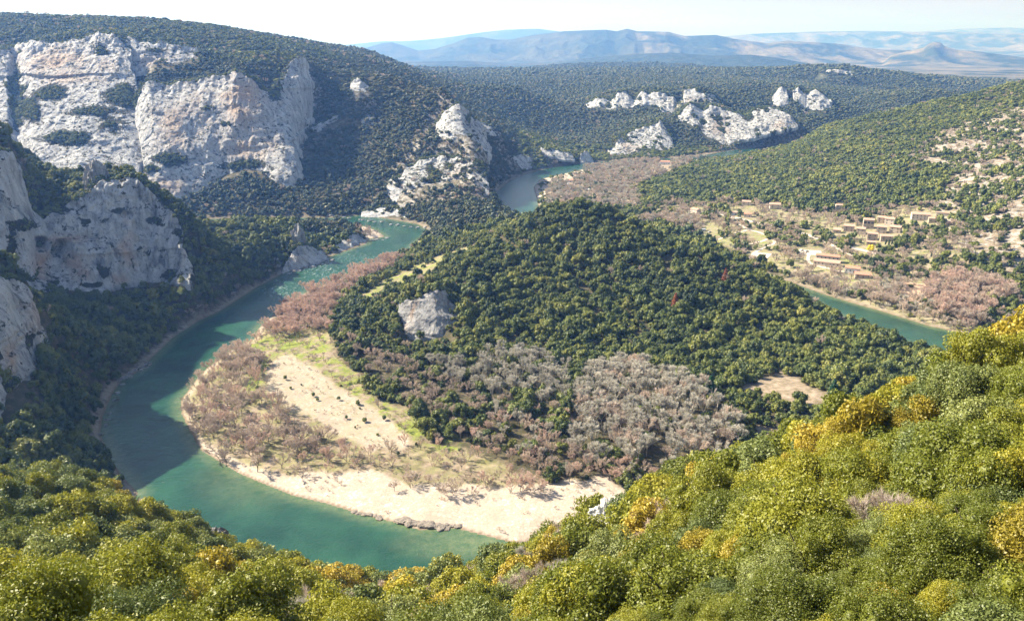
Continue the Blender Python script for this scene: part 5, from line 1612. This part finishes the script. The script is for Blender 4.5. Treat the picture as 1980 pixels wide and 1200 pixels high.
# ---- parked cars and caravans
def car(u, v, rot, colr, label, name='parked_car', van=False):
    x, y, z = spot(u, v)
    e = link(name, None, loc=(x, y, z + .3), rot=(0, 0, math.radians(rot)))
    tag(e, label, 'caravan' if van else 'car', 'vehicles parked round the village and the camping ground')
    pm = bpy.data.materials.get('paint_' + colr[0]) or plain('paint_' + colr[0], colr[1], .35, .02, 1, .5)
    b = bmesh.new()
    if van:
        box(b, -2.6, 2.6, -1.1, 1.1, .45, 2.6)
    else:
        prof = [(-2.1, .35), (2.1, .35), (2.15, .8), (1.2, .95), (.55, 1.42), (-1.1, 1.45), (-1.9, 1.0), (-2.15, .85)]
        A_ = [b.verts.new((px, -.85, pz)) for px, pz in prof]; B_ = [b.verts.new((px, .85, pz)) for px, pz in prof]
        b.faces.new(A_); b.faces.new(B_[::-1])
        for i in range(8):
            b.faces.new((A_[i], B_[i], B_[(i + 1) % 8], A_[(i + 1) % 8]))
        bmesh.ops.recalc_face_normals(b, faces=b.faces)
    bmesh.ops.bevel(b, geom=b.edges[:], offset=.09, segments=2, affect='EDGES')
    bm_obj('body', b, pm, e)
    b = bmesh.new()
    if van: box(b, -1.6, 1.6, -1.13, 1.13, 1.5, 2.1)
    else: box(b, -1.15, .6, -.87, .87, 1.0, 1.3)
    bm_obj('window', b, M['shade_glass'], e)
    for wx in ((-1.35, 1.35) if not van else (-.4, .4)):
        for wy in (-.85, .85):
            b = bmesh.new(); bmesh.ops.create_cone(b, cap_ends=True, segments=14, radius1=.34, radius2=.34, depth=.22)
            o = bm_obj('wheel', b, M['shade_glass'], e); o.location = (wx, wy, .34); o.rotation_euler = (math.pi / 2, 0, 0)
    return e


WH = ('white', (.75, .75, .75)); GR_ = ('grey', (.3, .31, .33)); RD = ('red', (.5, .05, .04)); BL = ('blue', (.06, .12, .3))
car(1550, 485, 20, WH, 'white car at the left of the pale gravel yard beside the long farmhouse')
car(1560, 487, 20, GR_, 'grey car second in the gravel yard beside the long farmhouse')
car(1470, 497, 60, WH, 'white car alone on the gravel yard near the bare trees')
car(1458, 429, -25, BL, 'blue car on the road below the orange roofed house')
car(1432, 424, -25, WH, 'white car on the road by the low white building')
car(1360, 447, 10, WH, 'white caravan at the left of the reddish camping field', 'caravan', True)
car(1372, 450, 30, GR_, 'grey car next to the white caravan')
for k, (u, v) in enumerate([(1112, 362), (1128, 366), (1122, 372), (1140, 368), (1098, 358), (1150, 364)]):
    car(u, v, 15 * k, WH, ['white caravan near the small red roofed hut', 'white caravan in the middle row of the far camping ground', 'white caravan nearest the viewer on the far camping ground', 'white caravan right of the middle row on the far camping ground',
                           'white caravan closest to the far beach', 'white caravan at the right end of the far camping ground'][k], 'caravan', True)

# ---- trees that stand out on their own
def conifer(seed, mat, n=2600, droop=-.15, layers=11):
    g = np.random.default_rng(seed)
    V = []; 
    lay = g.integers(0, layers, n); zz = .18 + .80 * lay / layers + g.normal(size=n) * .012
    an = (lay * 2.4 + g.integers(0, 7, n) * .9) + g.normal(size=n) * .12; rad = (1 - (zz - .18) / .84) * .30 * g.uniform(.15, 1.05, n) * (0.8 + .3 * np.sin(lay * 3.1))
    c_ = np.stack([np.cos(an) * rad, np.sin(an) * rad, zz + droop * rad], 1)
    nr = g.normal(size=(n, 3)) * .5; nr[:, 2] += 1; nr /= np.linalg.norm(nr, axis=1)[:, None]
    v_, f_ = leaf_quads(c_, nr, .05)
    me = raw_mesh('crown', v_, f_, smooth_shade=False); me.materials.append(M[mat])
    return me


POLE = tube_mesh('trunk', [((0, 0, -.03), (0, 0, .5), .016, .011), ((0, 0, .5), (0, 0, .95), .011, .003)], 6, 'bark')


def special(nm, u, v, h, crown, label, cat='tree', group=None, wid=1.0, trunk=True):
    x, y, z = spot(u, v)
    e = link(nm, None, loc=(x, y, z - .2), rot=(0, 0, rng.uniform(0, 6.28)), scale=(h * wid, h * wid, h))
    tag(e, label, cat, group)
    link('crown', crown, parent=e)
    if trunk: link('trunk', POLE, parent=e)
    return e


PN = [conifer(1, 'pine'), conifer(2, 'pine')]; DP = [conifer(3, 'dead_pine'), conifer(4, 'dead_pine')]
special('dead_pine', 1305, 597, 14, DP[0], 'rust coloured dead pine standing out of the oaks on the central hill, lower of two', group='dead pines on the central hill', wid=1.25)
special('dead_pine', 1402, 545, 13, DP[1], 'rust coloured dead pine high on the right flank of the central hill, upper of two', group='dead pines on the central hill', wid=1.15)
special('pine_tree', 1372, 765, 14, PN[0], 'bright green pine at the edge of the grey leafless grove', wid=1.4)
special('pine_tree', 1610, 768, 13, PN[1], 'dark green pine beside the bare brown clearing', wid=1.2)
special('pine_tree', 1418, 818, 11, PN[0], 'blue green pine low in the wood between grove and clearing', wid=1.2)


def scaled_crown(me, name):
    return me


CYP = crown_mesh('crown', 401, 16, 700, .16, squash=2.6, mat='cypress', lump=(.26, .4), spread=.35)
for k, (u, v, h_) in enumerate([(1630, 496, 9), (1680, 512, 8), (1712, 476, 9), (1718, 478, 10), (1724, 476, 8), (1738, 478, 10), (1737, 463, 7), (1712, 522, 8), (1800, 500, 8)]):
    x, y, z = spot(u, v)
    e = link('cypress', None, loc=(x, y, z + .5), rot=(0, 0, k), scale=(h_ * .2, h_ * .2, h_ * .42))
    tag(e, ['dark cypress beside the long farmhouse', 'dark conifer on the grass below the lower path', 'leftmost dark cypress below the hamlet', 'second dark cypress of the row below the hamlet', 'third dark cypress of the row below the hamlet',
            'dark cypress at the right end of the row below the hamlet', 'dark cypress against the wall of the lower stone houses', 'dark cypress among the bare trees by the river', 'dark cypress in the woods right of the hamlet'][k], 'tree', 'cypresses of the village')
    link('crown', CYP, parent=e)
MIM = crown_mesh('crown', 402, 14, 900, .16, mat='mimosa')
for k, (u, v, R) in enumerate([(1683, 486, 4.2), (1637, 500, 2.6)]):
    x, y, z = spot(u, v)
    e = link('mimosa_tree', None, loc=(x, y, z), scale=R)
    tag(e, ['bright yellow flowering tree below the hamlet beside the road', 'small yellow flowering tree against the long farmhouse'][k], 'tree')
    link('crown', MIM, parent=e); link('trunk', TRUNKS[0], parent=e)
JUN = [crown_mesh('crown', 410 + i, 16, 2200, .12, mat='grey_leaf', lump=(.35, .5), spread=.5) for i in range(2)]
for k, (u, v, R) in enumerate([(552, 734, 1.7), (562, 752, 1.1), (606, 767, 1.6), (614, 775, 1.2), (655, 774, 1.5), (696, 791, .9), (670, 810, 1.3), (705, 816, 1.8), (743, 812, 1.7), (616, 849, 2.3), (498, 755, 1.9), (583, 745, .8), (687, 828, .8), (730, 842, 1.0), (770, 880, 1.2), (480, 800, 1.2)]):
    x, y, z = spot(u, v)
    e = link('juniper_bush', None, loc=(x, y, z - .1), rot=(0, 0, k), scale=(R, R, R * 1.25))
    tag(e, ['round dark bush topmost on the stony tongue', 'small dark bush just below the topmost bush of the stony tongue', 'dark bush left of a pair in the middle of the stony tongue', 'smaller dark bush right of a pair in the middle of the stony tongue',
            'low dark bush right of the middle pair on the stones', 'tiny dark bush at the right edge of the stones', 'dark bush below the middle of the stony tongue', 'broad olive bush on the lower right of the stones', 'dark bush with bare stems beside the grass at the right of the stones',
            'largest round dark bush, alone at the lower left of the stony tongue', 'tall dark bush in the grass left of the stony tongue', 'tiny dark bush at the top right of the stony tongue', 'tiny bush at the bottom of the stony tongue',
            'small bush below the broad olive bush', 'small bush in the grass above the beach', 'small bush among bare trees left of the stones'][k], 'bush', 'dark bushes on the gravel bar')
    link('crown', JUN[k % 2], parent=e)
for k, (u, v, h_, kd) in enumerate([(425, 885, 9, 3), (440, 893, 7.5, 3), (498, 912, 10, 0), (545, 905, 9, 0), (583, 920, 7, 3), (797, 943, 8, 3), (850, 950, 8, 3), (878, 953, 9, 3), (985, 952, 8, 1), (1010, 950, 10, 1), (1030, 950, 9.5, 1), (1048, 948, 7, 1), (410, 720, 10, 1), (395, 815, 10, 1), (370, 810, 10, 1)]):
    x, y, z = spot(u, v)
    kinds, nm, lb = BK[kd]
    e = link(nm, None, loc=(x, y, z - .1), rot=(0, 0, k * 1.3), scale=(h_ * 1.15, h_ * 1.15, h_))
    tag(e, ['dark leaning bare tree on the left shore of the bar', 'second leaning bare tree beside the left shore', 'bare tree with ivy dark trunk on the shore', 'bare tree right of the dark trunked one', 'splayed bare shrub at the left end of the beach',
            'bare stems on the beach, left of a row of three', 'bare stems on the beach, middle of a row of three', 'bare stems on the beach, right of a row of three', 'reddish willow on the beach, leftmost of four', 'reddish willow on the beach, second of four',
            'reddish willow on the beach, third of four', 'reddish willow on the beach, rightmost of four', 'tall reddish willow at the gravel spit', 'reddish willow at the outermost bend', 'reddish willow leaning over the water at the outermost bend'][k], 'tree')
    tr, br = kinds[k % len(kinds)]
    link('trunk', tr, parent=e); link('branches', br, parent=e)


def crag(u, v, sx, sy, sz, label, seed=1, t=None, mat='rock'):
    x, y, z = spot(u, v) if t is None else P(u, v, t=t)
    b = bmesh.new(); bmesh.ops.create_icosphere(b, subdivisions=5, radius=1)
    V = np.array([v_.co[:] for v_ in b.verts])
    V = V * (1 + .55 * fbm(V[:, 0] * 1.6 + seed, V[:, 1] * 1.6, V[:, 2] * .9, octs=5, seed=seed, ridged=True))[:, None]
    V = V + .10 * np.round(3 * fbm(V[:, 0] * 4, V[:, 1] * 4, V[:, 2] * 2, octs=3, seed=seed + 3))[:, None] / 3 * V
    for v_, p in zip(b.verts, V): v_.co = (p[0] * sx, p[1] * sy, p[2] * sz + sz * .5)
    o = bm_obj('rock_outcrop', b, M[mat]); o.location = (x, y, z)
    return tag(o, label, 'rock')


crag(1174, 1034, 3.2, 2.6, 4.4, 'white limestone rock poking out of the near yellow green slope above the gravel beach', 1, t=164, mat='white_rock')
crag(1160, 1058, 2.2, 2.0, 2.2, 'smaller pale rock just below the white limestone rock on the near slope', 2, t=160, mat='white_rock')
crag(577, 472, 5.5, 5, 11, 'pale rock pinnacle among the trees of the wooded peninsula', 3)
crag(192, 372, 8, 7, 14, 'pointed white rock on the crest of the near left cliff', 4)
crag(1003, 690, 3, 3, 4.5, 'small grey rock between oaks at the foot of the central hill', 5)
crag(420, 1040, 2.2, 1.8, 1.8, 'dark grey rock face under oaks at the left of the near slope', 6, t=226)


# ---- boulders along the water
def boulder(seed):
    g = np.random.default_rng(seed)
    b = bmesh.new(); bmesh.ops.create_icosphere(b, subdivisions=3, radius=1)
    V = np.array([v_.co[:] for v_ in b.verts])
    n_ = fbm(V[:, 0] * 1.3 + seed, V[:, 1] * 1.3, V[:, 2] * 1.3, octs=4, seed=seed)
    V = V * (1 + .5 * n_)[:, None]; V = np.round(V * 3.2) / 3.2 * .35 + V * .65; V[:, 2] *= .6
    for v_, p in zip(b.verts, V): v_.co = p
    me = bpy.data.meshes.new('boulder'); b.to_mesh(me); b.free(); me.materials.append(M['rock'])
    return me


BO = [boulder(i) for i in range(5)]
BOL = [boulder(i) for i in range(5, 10)]
for m_ in BOL:
    m_.materials.clear(); m_.materials.append(M['ledge'])
kk_ = 0
for (u0, v0, u1, v1, n_, s0, s1, lb, gp) in [(688, 990, 735, 1000, 9, .8, 1.6, 'dark boulder at the foot of the beach, upstream cluster', 'boulders at the foot of the beach'),
                                             (770, 1006, 865, 1020, 26, .9, 2.4, 'dark rock of the low ledge where the beach meets deep green water', 'boulders at the foot of the beach'),
                                             (860, 1014, 890, 1016, 6, .7, 1.2, 'small rock at the right end of the low ledge', 'boulders at the foot of the beach'),
                                             (230, 735, 285, 705, 8, 1.0, 2.2, 'pale rock at the foot of the shaded left bank', 'rocks along the shaded bank'),
                                             (195, 840, 235, 745, 8, .8, 1.8, 'grey rock in the shade along the dark water', 'rocks along the shaded bank'),
                                             (560, 528, 640, 505, 10, 1.2, 2.6, 'white rock at the shore of the peninsula by the rapids', 'rocks at the peninsula shore'),
                                             (712, 468, 745, 462, 8, .8, 1.8, 'small pale rock off the tip of the gravel island', 'rocks at the peninsula shore'),
                                             (640, 418, 830, 442, 16, 1.0, 2.4, 'white rock along the far shore of the upper bend', 'rocks on the far shore')]:
    for q_ in range(n_):
        w_ = (q_ + rng.uniform(-.3, .3)) / max(1, n_ - 1)
        x, y, z = spot(u0 + (u1 - u0) * w_ + rng.uniform(-3, 3), v0 + (v1 - v0) * w_ + rng.uniform(-2, 2))
        s_ = rng.uniform(s0, s1)
        lg = 'foot of the beach' in gp
        o = link('boulder', BOL[kk_ % 5] if lg else BO[kk_ % 5], loc=(x, y, max(z, 0) + s_ * .05), rot=(0, 0, rng.uniform(0, 6)), scale=(s_ * 1.5, s_ * 1.2, s_ * (.6 if lg else .9)))
        tag(o, lb, 'rock', gp); kk_ += 1
